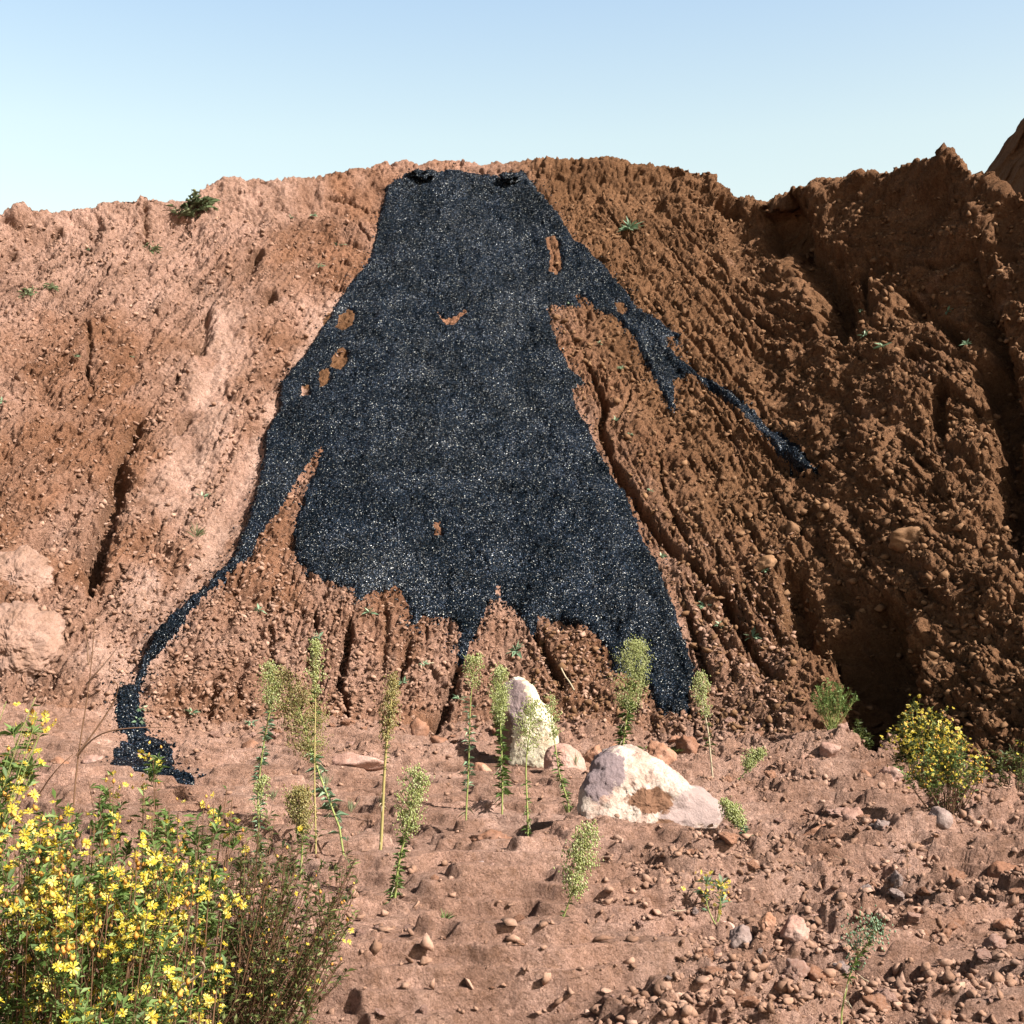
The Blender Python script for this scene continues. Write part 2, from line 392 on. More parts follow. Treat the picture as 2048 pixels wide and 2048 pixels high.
# wash ledges of the foreground
for pts, drop in [([(560, 1990), (650, 1985), (700, 1988), (780, 2018), (850, 2005), (900, 2035), (1010, 2060)], .09),
                  ([(1335, 1945), (1350, 2000), (1420, 2010), (1500, 2035), (1620, 2060)], .07)]:
    A = poly_s(pts)
    m = (GX > A[:, 0].min()) & (GX < A[:, 0].max()) & (GY > 3.5) & (GY < 7)
    yl = np.interp(GX, A[:, 0], A[:, 1]) + .03 * fbm(GX * 6, GY * 2, 3, 70)
    Gz -= m * drop * sstep(.012, -.012, GY - yl) * sstep(0, .12, GX - A[:, 0].min()) * sstep(0, .12, A[:, 0].max() - GX)
Gz *= gr
DZ = Gz
P = P0 + N0 * Dn[..., None]
P[..., 2] += DZ
P[..., 2] -= (GY < 2) * 0.0
NRM = normals(P)

def lookup(x, y):
    x = np.atleast_1d(np.asarray(x, float)); y = np.atleast_1d(np.asarray(y, float))
    r = np.clip(np.searchsorted(Y, y), 0, NR - 1)
    r = np.where((r > 0) & (np.abs(Y[np.maximum(r - 1, 0)] - y) < np.abs(Y[r] - y)), r - 1, r)
    c = np.clip(np.searchsorted(U, x / np.maximum(y, 3.0)), 0, NC - 1)
    return r, c
def ground_at(x, y):
    r, c = lookup(x, y); return P[r, c]

# ------------------------------------------------------------------ materials
def mat(name):
    m = bpy.data.materials.new(name); m.use_nodes = True
    return m, m.node_tree.nodes, m.node_tree.links, m.node_tree.nodes['Principled BSDF']
def ramp(N, stops):
    r = N.new('ShaderNodeValToRGB')
    e = r.color_ramp.elements
    e[0].position, e[0].color = stops[0][0], (*stops[0][1], 1)
    e[1].position, e[1].color = stops[-1][0], (*stops[-1][1], 1)
    for p_, c_ in stops[1:-1]:
        q = e.new(p_); q.color = (*c_, 1)
    return r
def tex(N, L, kind, scale, coord, **kw):
    t = N.new(kind); t.inputs['Scale'].default_value = scale
    for a, b in kw.items():
        if a in t.inputs: t.inputs[a].default_value = b
    L.new(coord, t.inputs['Vector'])
    return t
def mixc(N, L, fac, a, b, mode='MIX'):
    n = N.new('ShaderNodeMix'); n.data_type = 'RGBA'; n.blend_type = mode
    if isinstance(fac, float): n.inputs[0].default_value = fac
    else: L.new(fac, n.inputs[0])
    for s, v in ((n.inputs[6], a), (n.inputs[7], b)):
        if isinstance(v, tuple): s.default_value = (*v, 1)
        else: L.new(v, s)
    return n.outputs[2]

PINK = (.50, .315, .255); ORANGE = (.325, .168, .105); DAMP_SHADE = (.235, .122, .064); PALE = (.60, .405, .34)
AL = 0.62
def soil_material():
    m, N, L, B = mat("soil")
    g = N.new('ShaderNodeNewGeometry'); pos = g.outputs['Position']
    at = N.new('ShaderNodeAttribute'); at.attribute_name = 'zones'
    sep = N.new('ShaderNodeSeparateColor'); L.new(at.outputs['Color'], sep.inputs[0])
    n1 = tex(N, L, 'ShaderNodeTexNoise', 1.6, pos, Detail=8, Roughness=.6)
    n2 = tex(N, L, 'ShaderNodeTexNoise', 22, pos, Detail=5, Roughness=.65)
    n3 = tex(N, L, 'ShaderNodeTexNoise', 120, pos, Detail=4, Roughness=.7)
    v = tex(N, L, 'ShaderNodeTexVoronoi', 55, pos, Randomness=1)
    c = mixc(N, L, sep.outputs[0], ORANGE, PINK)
    c = mixc(N, L, sep.outputs[1], c, DAMP_SHADE)
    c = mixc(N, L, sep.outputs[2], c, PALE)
    r1 = ramp(N, [(.3, (.62, .56, .50)), (.5, (.95, .93, .90)), (.7, (1.25, 1.24, 1.25))]); L.new(n1.outputs[0], r1.inputs[0])
    c = mixc(N, L, .8, c, r1.outputs[0], 'MULTIPLY')
    r2 = ramp(N, [(.3, (.66, .60, .52)), (.5, (1, 1, 1)), (.72, (1.25, 1.26, 1.28))]); L.new(n2.outputs[0], r2.inputs[0])
    c = mixc(N, L, .8, c, r2.outputs[0], 'MULTIPLY')
    r3 = ramp(N, [(.32, (.52, .47, .42)), (.5, (1, 1, 1)), (.68, (1.4, 1.4, 1.4))]); L.new(n3.outputs[0], r3.inputs[0])
    c = mixc(N, L, .7, c, r3.outputs[0], 'MULTIPLY')
    rv = ramp(N, [(0, (.75, .68, .62)), (.5, (1, .98, .95)), (.93, (1.05, 1.0, .95)), (1, (1.5, 1.5, 1.45))]); 
    sv = N.new('ShaderNodeSeparateColor'); L.new(v.outputs['Color'], sv.inputs[0]); L.new(sv.outputs[0], rv.inputs[0])
    c = mixc(N, L, .6, c, rv.outputs[0], 'MULTIPLY')
    c = mixc(N, L, 1.0, c, (AL, AL, AL), 'MULTIPLY')
    L.new(c, B.inputs['Base Color'])
    B.inputs['Roughness'].default_value = .95
    B.inputs['Specular IOR Level'].default_value = .15
    b1 = N.new('ShaderNodeBump'); b1.inputs['Strength'].default_value = .9; b1.inputs['Distance'].default_value = .012
    L.new(n3.outputs[0], b1.inputs['Height'])
    b2 = N.new('ShaderNodeBump'); b2.inputs['Strength'].default_value = .8; b2.inputs['Distance'].default_value = .01; b2.invert = True
    L.new(v.outputs['Distance'], b2.inputs['Height']); L.new(b1.outputs[0], b2.inputs['Normal'])
    n0 = tex(N, L, 'ShaderNodeTexNoise', 32, pos, Detail=7, Roughness=.68)
    b0 = N.new('ShaderNodeBump'); b0.inputs['Strength'].default_value = 1.0; b0.inputs['Distance'].default_value = .035
    L.new(n0.outputs[0], b0.inputs['Height']); L.new(b2.outputs[0], b0.inputs['Normal'])
    L.new(b0.outputs[0], B.inputs['Normal'])
    return m
SOIL = soil_material()

def rock_material(name, cols, speck=(.2, .15, .14), bump=.01, patch=None, sc=1.0):
    m, N, L, B = mat(name)
    tc = N.new('ShaderNodeTexCoord'); pos = tc.outputs['Object']
    g = N.new('ShaderNodeNewGeometry')
    oi = N.new('ShaderNodeObjectInfo')
    n1 = tex(N, L, 'ShaderNodeTexNoise', 5 * sc, pos, Detail=8, Roughness=.62)
    n2 = tex(N, L, 'ShaderNodeTexNoise', 60, pos, Detail=5, Roughness=.7)
    r = ramp(N, cols); L.new(n1.outputs[0], r.inputs[0])
    c = r.outputs[0]
    r2 = ramp(N, [(.32, (.6, .56, .52)), (.5, (1, 1, 1)), (.7, (1.2, 1.2, 1.2))]); L.new(n2.outputs[0], r2.inputs[0])
    c = mixc(N, L, .7, c, r2.outputs[0], 'MULTIPLY')
    # per piece variation
    rr = ramp(N, [(0, (.62, .58, .56)), (.5, (1, 1, 1)), (.9, (1.15, 1.15, 1.15)), (1, (1.55, 1.6, 1.65))])
    ad = N.new('ShaderNodeMath'); ad.operation = 'ADD'; L.new(g.outputs['Random Per Island'], ad.inputs[0]); L.new(oi.outputs['Random'], ad.inputs[1])
    fr_ = N.new('ShaderNodeMath'); fr_.operation = 'FRACT'; L.new(ad.outputs[0], fr_.inputs[0]); L.new(fr_.outputs[0], rr.inputs[0])
    if patch is None: c = mixc(N, L, .8, c, rr.outputs[0], 'MULTIPLY')
    else:
        for (px_, py_, pz_, rx, ry, rz_, col) in patch:
            # dirt, crust or painted shade with a shape of its own, in the rock's own space
            mp = N.new('ShaderNodeMapping'); mp.inputs['Location'].default_value = (-px_ / rx, -py_ / ry, -pz_ / rz_); mp.inputs['Scale'].default_value = (1 / rx, 1 / ry, 1 / rz_)
            L.new(pos, mp.inputs[0])
            nn = tex(N, L, 'ShaderNodeTexNoise', 8, pos, Detail=9, Roughness=.72)
            le = N.new('ShaderNodeVectorMath'); le.operation = 'LENGTH'; L.new(mp.outputs[0], le.inputs[0])
            a_ = N.new('ShaderNodeMath'); a_.operation = 'MULTIPLY_ADD'; a_.inputs[1].default_value = 2.0; L.new(nn.outputs[0], a_.inputs[0]); L.new(le.outputs['Value'], a_.inputs[2])
            rp = ramp(N, [(0, (1, 1, 1)), (.90, (1, 1, 1)), (.96, (0, 0, 0)), (1, (0, 0, 0))])
            d_ = N.new('ShaderNodeMath'); d_.operation = 'DIVIDE'; d_.inputs[1].default_value = 2.1; L.new(a_.outputs[0], d_.inputs[0]); L.new(d_.outputs[0], rp.inputs[0])
            c = mixc(N, L, rp.outputs[0], c, col)
    c = mixc(N, L, 1.0, c, (AL, AL, AL), 'MULTIPLY')
    L.new(c, B.inputs['Base Color'])
    B.inputs['Roughness'].default_value = .9; B.inputs['Specular IOR Level'].default_value = .2
    b = N.new('ShaderNodeBump'); b.inputs['Distance'].default_value = bump; b.inputs['Strength'].default_value = .9
    L.new(n2.outputs[0], b.inputs['Height']); L.new(b.outputs[0], B.inputs['Normal'])
    return m
CLOD = rock_material("clod", [(.35, (.33, .155, .09)), (.5, (.44, .225, .145)), (.68, (.52, .30, .22))])
CRUMB = rock_material("crumb", [(.3, (.28, .155, .10)), (.5, (.38, .225, .16)), (.7, (.48, .31, .24))], bump=.004)
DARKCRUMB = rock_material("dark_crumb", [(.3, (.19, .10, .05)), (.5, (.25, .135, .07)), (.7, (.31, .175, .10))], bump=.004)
PINKROCK = rock_material("pink_rock", [(.3, (.40, .22, .165)), (.5, (.52, .31, .25)), (.7, (.60, .41, .35))])
GREYROCK = rock_material("grey_rock", [(.3, (.30, .21, .19)), (.5, (.42, .31, .285)), (.7, (.50, .39, .36))])

def tar_material():
    m, N, L, B = mat("tar")
    g = N.new('ShaderNodeNewGeometry'); pos = g.outputs['Position']
    v = tex(N, L, 'ShaderNodeTexVoronoi', 135, pos, Randomness=1)
    v2 = tex(N, L, 'ShaderNodeTexVoronoi', 50, pos, Randomness=1)
    n1 = tex(N, L, 'ShaderNodeTexNoise', 2.2, pos, Detail=5)
    def tilt(vor, amt):
        s = N.new('ShaderNodeVectorMath'); s.operation = 'SUBTRACT'; L.new(vor.outputs['Color'], s.inputs[0]); s.inputs[1].default_value = (.5, .5, .5)
        q = N.new('ShaderNodeVectorMath'); q.operation = 'SCALE'; L.new(s.outputs[0], q.inputs[0]); q.inputs['Scale'].default_value = amt
        return q.outputs[0]
    a = N.new('ShaderNodeVectorMath'); a.operation = 'ADD'; L.new(tilt(v, 1.5), a.inputs[0]); L.new(tilt(v2, .5), a.inputs[1])
    b = N.new('ShaderNodeVectorMath'); b.operation = 'ADD'; L.new(a.outputs[0], b.inputs[0]); L.new(g.outputs['Normal'], b.inputs[1])
    nz = N.new('ShaderNodeVectorMath'); nz.operation = 'NORMALIZE'; L.new(b.outputs[0], nz.inputs[0])
    L.new(nz.outputs[0], B.inputs['Normal'])
    sv = N.new('ShaderNodeSeparateColor'); L.new(v.outputs['Color'], sv.inputs[0])
    rc = ramp(N, [(0, (.001, .0015, .0025)), (.74, (.002, .004, .007)), (.87, (.006, .011, .017)), (.94, (.020, .032, .046)), (.98, (.06, .075, .11)), (.994, (.24, .25, .25)), (1, (.5, .5, .42))]); L.new(sv.outputs[2], rc.inputs[0])
    rn = ramp(N, [(.35, (.7, .7, .7)), (.65, (1.3, 1.3, 1.4))]); L.new(n1.outputs[0], rn.inputs[0])
    c = mixc(N, L, 1.0, rc.outputs[0], rn.outputs[0], 'MULTIPLY')
    L.new(c, B.inputs['Base Color'])
    rr = ramp(N, [(0, (.20,) * 3), (1, (.5,) * 3)]); L.new(sv.outputs[1], rr.inputs[0]); L.new(rr.outputs[0], B.inputs['Roughness'])
    nb_ = tex(N, L, 'ShaderNodeTexNoise', 1.1, pos, Detail=6, Roughness=.65)
    rs = ramp(N, [(.36, (.06,) * 3), (.55, (.13,) * 3), (.7, (.30,) * 3)]); L.new(nb_.outputs[0], rs.inputs[0]); L.new(rs.outputs[0], B.inputs['Specular IOR Level'])
    return m
TAR = tar_material()

def leaf_material(name, c1, c2, c3=None, trans=.25, rough=.55):
    m, N, L, B = mat(name)
    g = N.new('ShaderNodeNewGeometry')
    r = ramp(N, [(0, c1), (.6, c2), (1, c3 or c2)]); L.new(g.outputs['Random Per Island'], r.inputs[0])
    L.new(r.outputs[0], B.inputs['Base Color']); B.inputs['Roughness'].default_value = rough
    B.inputs['Specular IOR Level'].default_value = .3
    if trans:
        t = N.new('ShaderNodeBsdfTranslucent'); L.new(r.outputs[0], t.inputs[0])
        mx = N.new('ShaderNodeMixShader'); mx.inputs[0].default_value = trans
        out = [n for n in N if n.type == 'OUTPUT_MATERIAL'][0]
        L.new(B.outputs[0], mx.inputs[1]); L.new(t.outputs[0], mx.inputs[2]); L.new(mx.outputs[0], out.inputs[0])
    return m
LEAF = leaf_material("leaf", (.05, .085, .02), (.10, .16, .04), (.19, .25, .09))
LEAF_BLUE = leaf_material("blue_green_leaf", (.08, .14, .08), (.17, .26, .16), (.34, .42, .28))
LEAF_DARK = leaf_material("dark_leaf", (.030, .040, .012), (.065, .085, .022), (.17, .19, .06))
STEM_G = leaf_material("green_stem", (.16, .20, .05), (.22, .25, .08), trans=0)
STEM_Y = leaf_material("straw_stem", (.26, .21, .07), (.30, .25, .10), trans=0)
STEM_B = leaf_material("brown_stem", (.07, .035, .02), (.13, .07, .04), trans=0)
STRAW = leaf_material("straw", (.30, .24, .15), (.36, .30, .21), trans=0)
BUD_P = leaf_material("pale_bud", (.22, .25, .07), (.35, .38, .15), (.50, .51, .30))
BUD_R = leaf_material("ruddy_bud", (.20, .15, .045), (.28, .24, .09), (.42, .37, .2))
YEL = leaf_material("yellow_petal", (.40, .28, .02), (.54, .43, .04), (.62, .56, .2), trans=.3)
TUFT = leaf_material("tuft_blade", (.16, .22, .11), (.28, .34, .19), (.42, .45, .28), trans=.4)
ORA = leaf_material("faded_bud", (.40, .17, .03), (.52, .28, .06), (.7, .5, .1), trans=.1)

# ------------------------------------------------------------------ mesh helpers
COL = scene.collection
def np_mesh(name, V, quads=None, tris=None, mats=(), parent=None, smooth=False, mi=None):
    me = bpy.data.meshes.new(name)
    V = np.ascontiguousarray(V, np.float32).reshape(-1, 3)
    me.vertices.add(len(V)); me.vertices.foreach_set('co', V.ravel())
    loops = []; tot = []
    if quads is not None and len(quads): loops.append(np.asarray(quads, np.int32).ravel()); tot.append(np.full(len(quads), 4, np.int32))
    if tris is not None and len(tris): loops.append(np.asarray(tris, np.int32).ravel()); tot.append(np.full(len(tris), 3, np.int32))
    loops = np.concatenate(loops); tot = np.concatenate(tot)
    st = np.concatenate([[0], np.cumsum(tot)[:-1]]).astype(np.int32)
    me.loops.add(len(loops)); me.loops.foreach_set('vertex_index', loops)
    me.polygons.add(len(tot)); me.polygons.foreach_set('loop_start', st); me.polygons.foreach_set('loop_total', tot)
    if smooth: me.polygons.foreach_set('use_smooth', np.ones(len(tot), bool))
    if mi is not None: me.polygons.foreach_set('material_index', np.asarray(mi, np.int32))
    for m_ in mats: me.materials.append(m_)
    me.update(calc_edges=True); me.validate()
    ob = bpy.data.objects.new(name, me); COL.objects.link(ob)
    if parent: ob.parent = parent
    return ob
def tag(o, label=None, cat=None, group=None, kind=None):
    if label: o['label'] = label
    if cat: o['category'] = cat
    if group: o['group'] = group
    if kind: o['kind'] = kind
    return o
def many(o): o['kind'] = 'stuff'; return o
def empty(name, loc):
    e = bpy.data.objects.new(name, None); e.location = loc; e.empty_display_size = .1
    COL.objects.link(e); return e
class MB:
    def __init__(s): s.V = []; s.Q = []; s.T = []; s.n = 0
    def add(s, V, Q=None, T=None):
        V = np.asarray(V, float).reshape(-1, 3)
        if Q is not None and len(Q): s.Q.append(np.asarray(Q) + s.n)
        if T is not None and len(T): s.T.append(np.asarray(T) + s.n)
        s.V.append(V); s.n += len(V)
    def tube(s, pts, radii, sides=5):
        pts = np.asarray(pts, float); n = len(pts)
        radii = np.broadcast_to(np.asarray(radii, float), (n,)) if np.ndim(radii) == 0 or len(radii) == n else np.interp(np.linspace(0, 1, n), np.linspace(0, 1, len(radii)), radii)
        tan = np.gradient(pts, axis=0); tan /= np.maximum(np.linalg.norm(tan, axis=1, keepdims=True), 1e-9)
        ref = np.array([.3, .9, .1]) if abs(tan[0, 2]) > .8 else np.array([0, 0, 1.])
        a = np.cross(tan, ref); a /= np.maximum(np.linalg.norm(a, axis=1, keepdims=True), 1e-9)
        b = np.cross(tan, a)
        th = np.linspace(0, 2 * math.pi, sides, endpoint=False)
        V = pts[:, None] + radii[:, None, None] * (np.cos(th)[None, :, None] * a[:, None] + np.sin(th)[None, :, None] * b[:, None])
        i = np.arange(n - 1)[:, None] * sides; j = np.arange(sides)[None]
        j2 = (j + 1) % sides
        Q = np.stack([i + j, i + j2, i + sides + j2, i + sides + j], 2).reshape(-1, 4)
        s.add(V, Q)
    def blades(s, base, dirs, length, width, droop=.3, fold=.12):
        base = np.asarray(base, float).reshape(-1, 3); n = len(base)
        if n == 0: return
        d = np.asarray(dirs, float).reshape(-1, 3); d = d / np.linalg.norm(d, axis=1, keepdims=True)
        length = np.broadcast_to(length, (n,))[:, None]; width = np.broadcast_to(width, (n,))[:, None]
        side = np.cross(d, np.array([0, 0, 1.]) + rng.normal(0, .35, (n, 3))); side /= np.maximum(np.linalg.norm(side, axis=1, keepdims=True), 1e-6)
        up = np.cross(side, d)
        dn = np.array([0, 0, -1.])
        mid = base + d * length * .45
        tip = base + d * length + dn * length * droop
        V = np.stack([base, mid + side * width / 2 + up * width * fold, tip, mid - side * width / 2 + up * width * fold], 1)
        idx = np.arange(n)[:, None] * 4
        T = np.concatenate([idx + [0, 1, 2], idx + [0, 2, 3]], 1).reshape(-1, 3)
        s.add(V.reshape(-1, 3), None, T)
    def buds(s, pos, r, stretch=1.4, dirs=None):
        pos = np.asarray(pos, float).reshape(-1, 3); n = len(pos)
        if n == 0: return
        o = np.array([[1, 0, 0], [0, 1, 0], [-1, 0, 0], [0, -1, 0], [0, 0, 1], [0, 0, -1]], float)
        o[4:] *= stretch
        M = rand_rot(n, .6)
        V = np.einsum('nij,kj->nki', M, o) * np.broadcast_to(r, (n,))[:, None, None] + pos[:, None]
        f = np.array([[0, 1, 4], [1, 2, 4], [2, 3, 4], [3, 0, 4], [1, 0, 5], [2, 1, 5], [3, 2, 5], [0, 3, 5]])
        T = (np.arange(n)[:, None, None] * 6 + f[None]).reshape(-1, 3)
        s.add(V.reshape(-1, 3), None, T)
    def daisies(s, pos, nrm, r, rays=11, w=.30):
        pos = np.asarray(pos, float).reshape(-1, 3); n = len(pos)
        if n == 0: return
        nrm = nrm / np.linalg.norm(nrm, axis=1, keepdims=True)
        a = np.cross(nrm, rng.normal(0, 1, (n, 3))); a /= np.linalg.norm(a, axis=1, keepdims=True); b = np.cross(nrm, a)
        r = np.broadcast_to(r, (n,))
        for kx in range(rays):
            th = 2 * math.pi * kx / rays + rng.normal(0, .12, n)
            dd = np.cos(th)[:, None] * a + np.sin(th)[:, None] * b
            ss = -np.sin(th)[:, None] * a + np.cos(th)[:, None] * b
            rr = (r * rng.uniform(.8, 1.1, n))[:, None]
            up = nrm * rr * rng.uniform(-.15, .35, n)[:, None]
            V = np.stack([pos + dd * rr * .1, pos + dd * rr * .7 + ss * rr * w * .5 + up * .6, pos + dd * rr + up * .7, pos + dd * rr * .7 - ss * rr * w * .5 + up * .6], 1)
            Q = np.arange(n)[:, None] * 4 + [0, 1, 2, 3]
            s.add(V.reshape(-1, 3), Q)
    def build(s, name, mats, parent=None, smooth=False, origin=None):
        V = np.concatenate(s.V)
        if origin is not None: V = V - np.asarray(origin)
        Q = np.concatenate(s.Q) if s.Q else None; T = np.concatenate(s.T) if s.T else None
        return np_mesh(name, V, Q, T, mats if isinstance(mats, (list, tuple)) else [mats], parent, smooth)
def rand_rot(n, tilt=3.2):
    ax = rng.normal(0, 1, (n, 3)); ax /= np.linalg.norm(ax, axis=1, keepdims=True)
    an = rng.uniform(-tilt, tilt, n)
    c = np.cos(an); s_ = np.sin(an); x, y, z = ax.T
    M = np.empty((n, 3, 3)); C_ = 1 - c
    M[:, 0, 0] = c + x * x * C_; M[:, 0, 1] = x * y * C_ - z * s_; M[:, 0, 2] = x * z * C_ + y * s_
    M[:, 1, 0] = y * x * C_ + z * s_; M[:, 1, 1] = c + y * y * C_; M[:, 1, 2] = y * z * C_ - x * s_
    M[:, 2, 0] = z * x * C_ - y * s_; M[:, 2, 1] = z * y * C_ + x * s_; M[:, 2, 2] = c + z * z * C_
    return M
_ico = {}
def ico(sub):
    if sub not in _ico:
        bm = bmesh.new(); bmesh.ops.create_icosphere(bm, subdivisions=sub, radius=1)
        V = np.array([v.co[:] for v in bm.verts]); T_ = np.array([[v.index for v in f.verts] for f in bm.faces]); bm.free()
        _ico[sub] = (V, T_)
    return _ico[sub]
def rock_shape(seed, sub, planes=11, rough=.10, fine_n=.0, cut=(.58, .95)):
    rough *= 1.5; fine_n *= 1.5
    r_ = np.random.default_rng(seed)
    V, T_ = ico(sub)
    n = r_.normal(0, 1, (planes, 3)); n /= np.linalg.norm(n, axis=1, keepdims=True)
    dd = r_.uniform(cut[0], cut[1], planes)
    dt = V @ n.T
    rad = np.min(np.where(dt > .05, dd / np.maximum(dt, .05), 9), axis=1)
    rad = np.minimum(rad, 1.15)
    off = Vector(r_.uniform(-50, 50, 3))
    nz = np.array([mnoise.fractal(Vector(v) * 1.7 + off, .6, 2.1, 5 if sub > 3 else 2) for v in V])
    rad = rad * (1 + rough * nz)
    if fine_n: rad = rad + fine_n * np.array([mnoise.fractal(Vector(v) * 9 + off, .5, 2.1, 4) for v in V])
    return V * rad[:, None], T_

# ------------------------------------------------------------------ ground and hillside meshes
VI = np.arange(NR * NC).reshape(NR, NC)
QA = np.stack([VI[:-1, :-1], VI[:-1, 1:], VI[1:, 1:], VI[1:, :-1]], 2).reshape(-1, 4)
Tq = T[:-1, :-1].ravel()
is_hill = Tq > 0.0
# colour zones: R = pink/dry, G = moist brown soil plus painted hole and spire shade, B = pale wash
zn = fbm(GX * .7, S * .55, 4, 80); zn2 = fbm(GX * 2.5, S * 1.6, 3, 81)
pink = np.where(T > 0, .25 + .12 * left + 1.5 * zn + .5 * zn2 + .5 * left * sstep(.55, .9, T), .85 + .5 * zn2)
pink = pink + .7 * SMOOTH + .45 * sstep(.8, .95, T) * left + hill * .25 * sstep(.35, .1, T) * centre
damp_shade = hill * (sstep(1.9, 3.4, GX + .26 * (GY - 13) + .6 * zn) * .95 + .25 * centre * sstep(-.6, 1.0, GX) + .25 * left * sstep(.1, .5, zn))
damp_shade = damp_shade + hill * .5 * GUL  # gully lines turned half brown
damp_shade = np.where(T > 0, damp_shade * (1 - .25 * sstep(.35, .6, zn2)), .12 * sstep(1.5, 4, GX))
for c_ in HOLE_SHADE: damp_shade = np.maximum(damp_shade, ((GX - c_[0]) ** 2 + (S - c_[1]) ** 2 < .3 ** 2) * 1.0)  # shade in the left holes painted in as brown discs
pale = np.clip(.75 * SMOOTH * sstep(.05, .3, zn2 + .3) + (1 - hill) * .35 * sstep(0, .4, zn2) + left * .5 * sstep(.3, .8, zn2 + zn) , 0, 1)
pale *= (1 - np.clip(damp_shade, 0, 1))
zones = np.stack([np.clip(pink, 0, 1), np.clip(damp_shade, 0, 1), np.clip(pale, 0, 1), np.ones_like(pink)], 2).astype(np.float32)
def sub_mesh(name, PP, mask, mats, zones_=None, flip=False):
    Q = QA[mask]
    used, inv = np.unique(Q.ravel(), return_inverse=True)
    V = PP.reshape(-1, 3)[used]
    ob = np_mesh(name, V, inv.reshape(-1, 4), None, mats, smooth=flip)
    if zones_ is not None:
        a = ob.data.attributes.new('zones', 'FLOAT_COLOR', 'POINT')
        a.data.foreach_set('color', zones_.reshape(-1, 4)[used].ravel())
    return ob
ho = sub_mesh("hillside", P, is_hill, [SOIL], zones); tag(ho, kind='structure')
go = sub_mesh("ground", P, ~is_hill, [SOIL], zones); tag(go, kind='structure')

# dark spire behind the ridge on the right
pk = [(1935, 420), (1962, 362), (1978, 345), (1990, 318), (2000, 290), (2012, 268), (2030, 252), (2048, 236), (2080, 215), (2130, 190), (2200, 170), (2300, 200), (2450, 330), (2600, 520)]
Dk = 26.0
X1 = []; Z1 = []
for a, b in pk:
    x, y, z = at_depth(a, b, Dk); X1.append(float(x)); Z1.append(float(z))
uu = np.linspace(X1[0], X1[-1], 260); vv = np.linspace(0, 1, 160)
top = np.interp(uu, X1, Z1)
KX, KV = np.meshgrid(uu, vv)
ang = (KV - .5) * math.pi
KY = Dk + np.sin(ang) * (1.0 + .9 * (np.clip(top[None] - 6, 0, 9))) * .9
KZ = 3 + (top[None] - 3) * (np.cos(ang) ** .28)
nzk = fbm(KX * 1.5, KV * 9, 5, 90)
KY = KY - 2.4 * (KX - X1[0])
KX = KX + .22 * nzk; KY = KY + .6 * fbm(KX * 2, KV * 12, 6, 91, .6); KZ = KZ + .08 * fbm(KX * 5, KV * 20, 3, 92) * (np.cos(ang) > .3)
VI2 = np.arange(KX.size).reshape(KX.shape)
Q2 = np.stack([VI2[:-1, :-1], VI2[:-1, 1:], VI2[1:, 1:], VI2[1:, :-1]], 2).reshape(-1, 4)
ko = np_mesh("hill", np.stack([KX, KY, KZ], 2), Q2, None, [SOIL], smooth=False)
a = ko.data.attributes.new('zones', 'FLOAT_COLOR', 'POINT'); a.data.foreach_set('color', np.tile([.2, 1, 0, 1], KX.size).astype(np.float32))  # shade of its left-facing side put in as full dark brown
tag(ko, kind='structure')

# ------------------------------------------------------------------ the black spill
rope = sstep(-1.9, -2.4, GX) * sstep(16.5, 15.5, GY)
flow = 1 - np.abs(perlin(fanx * 3 + wob * 2, S * .5, 95)) * 2
thick = (.030 + .020 * rope * hill) * sstep(-.01, .08, SD) + .03 * sstep(0, .5, SD) + in_sp * (.04 * fbm(GX * 2, SN * 1.4, 3, 96) * sstep(.05, .4, SD) + .008 * flow * sstep(.1, .5, SD) * sstep(22, 18, GY))
thick += .008 * np.exp(-((SD - .07) / .05) ** 2) + .05 * in_sp * sstep(.05, .4, SD) * fbm(GX * 1.0, SN * .6, 2, 35)
thick += in_sp * (.05 * (np.floor(blk * 4 + .3 * perlin(GX * 5, SN * 5, 33)) * .25) + .03 * fbm(GX * 5, SN * 5, 4, 34, .6)) * sstep(.03, .3, SD)
thick += in_sp * (.014 * lumps(GX * 26, SN * 26, 97, .8) + .03 * rope * hill * lumps(GX * 9, SN * 9, 99, .8))
puddle = sstep(-2.4, -2.6, GX) * sstep(.01, -.01, T)
thick = thick * (1 - .75 * puddle) - .008 + (.022 * puddle)
thick = np.where(SD > .02, np.maximum(thick, .008), thick)
SPP = P0 + N0 * (Dbase + thick - .06 * (SD < 0) * np.clip(-SD / .03, 0, 1))[..., None]
SPP[..., 2] += DZ
sdq = np.maximum.reduce([SD[:-1, :-1], SD[1:, 1:], SD[:-1, 1:], SD[1:, :-1]]).ravel()
spo = sub_mesh("tar_spill", SPP, sdq > -.012, [TAR])
tag(spo, "wide glossy black spill of tarry gravel running down the red slope into a puddle", "spill")

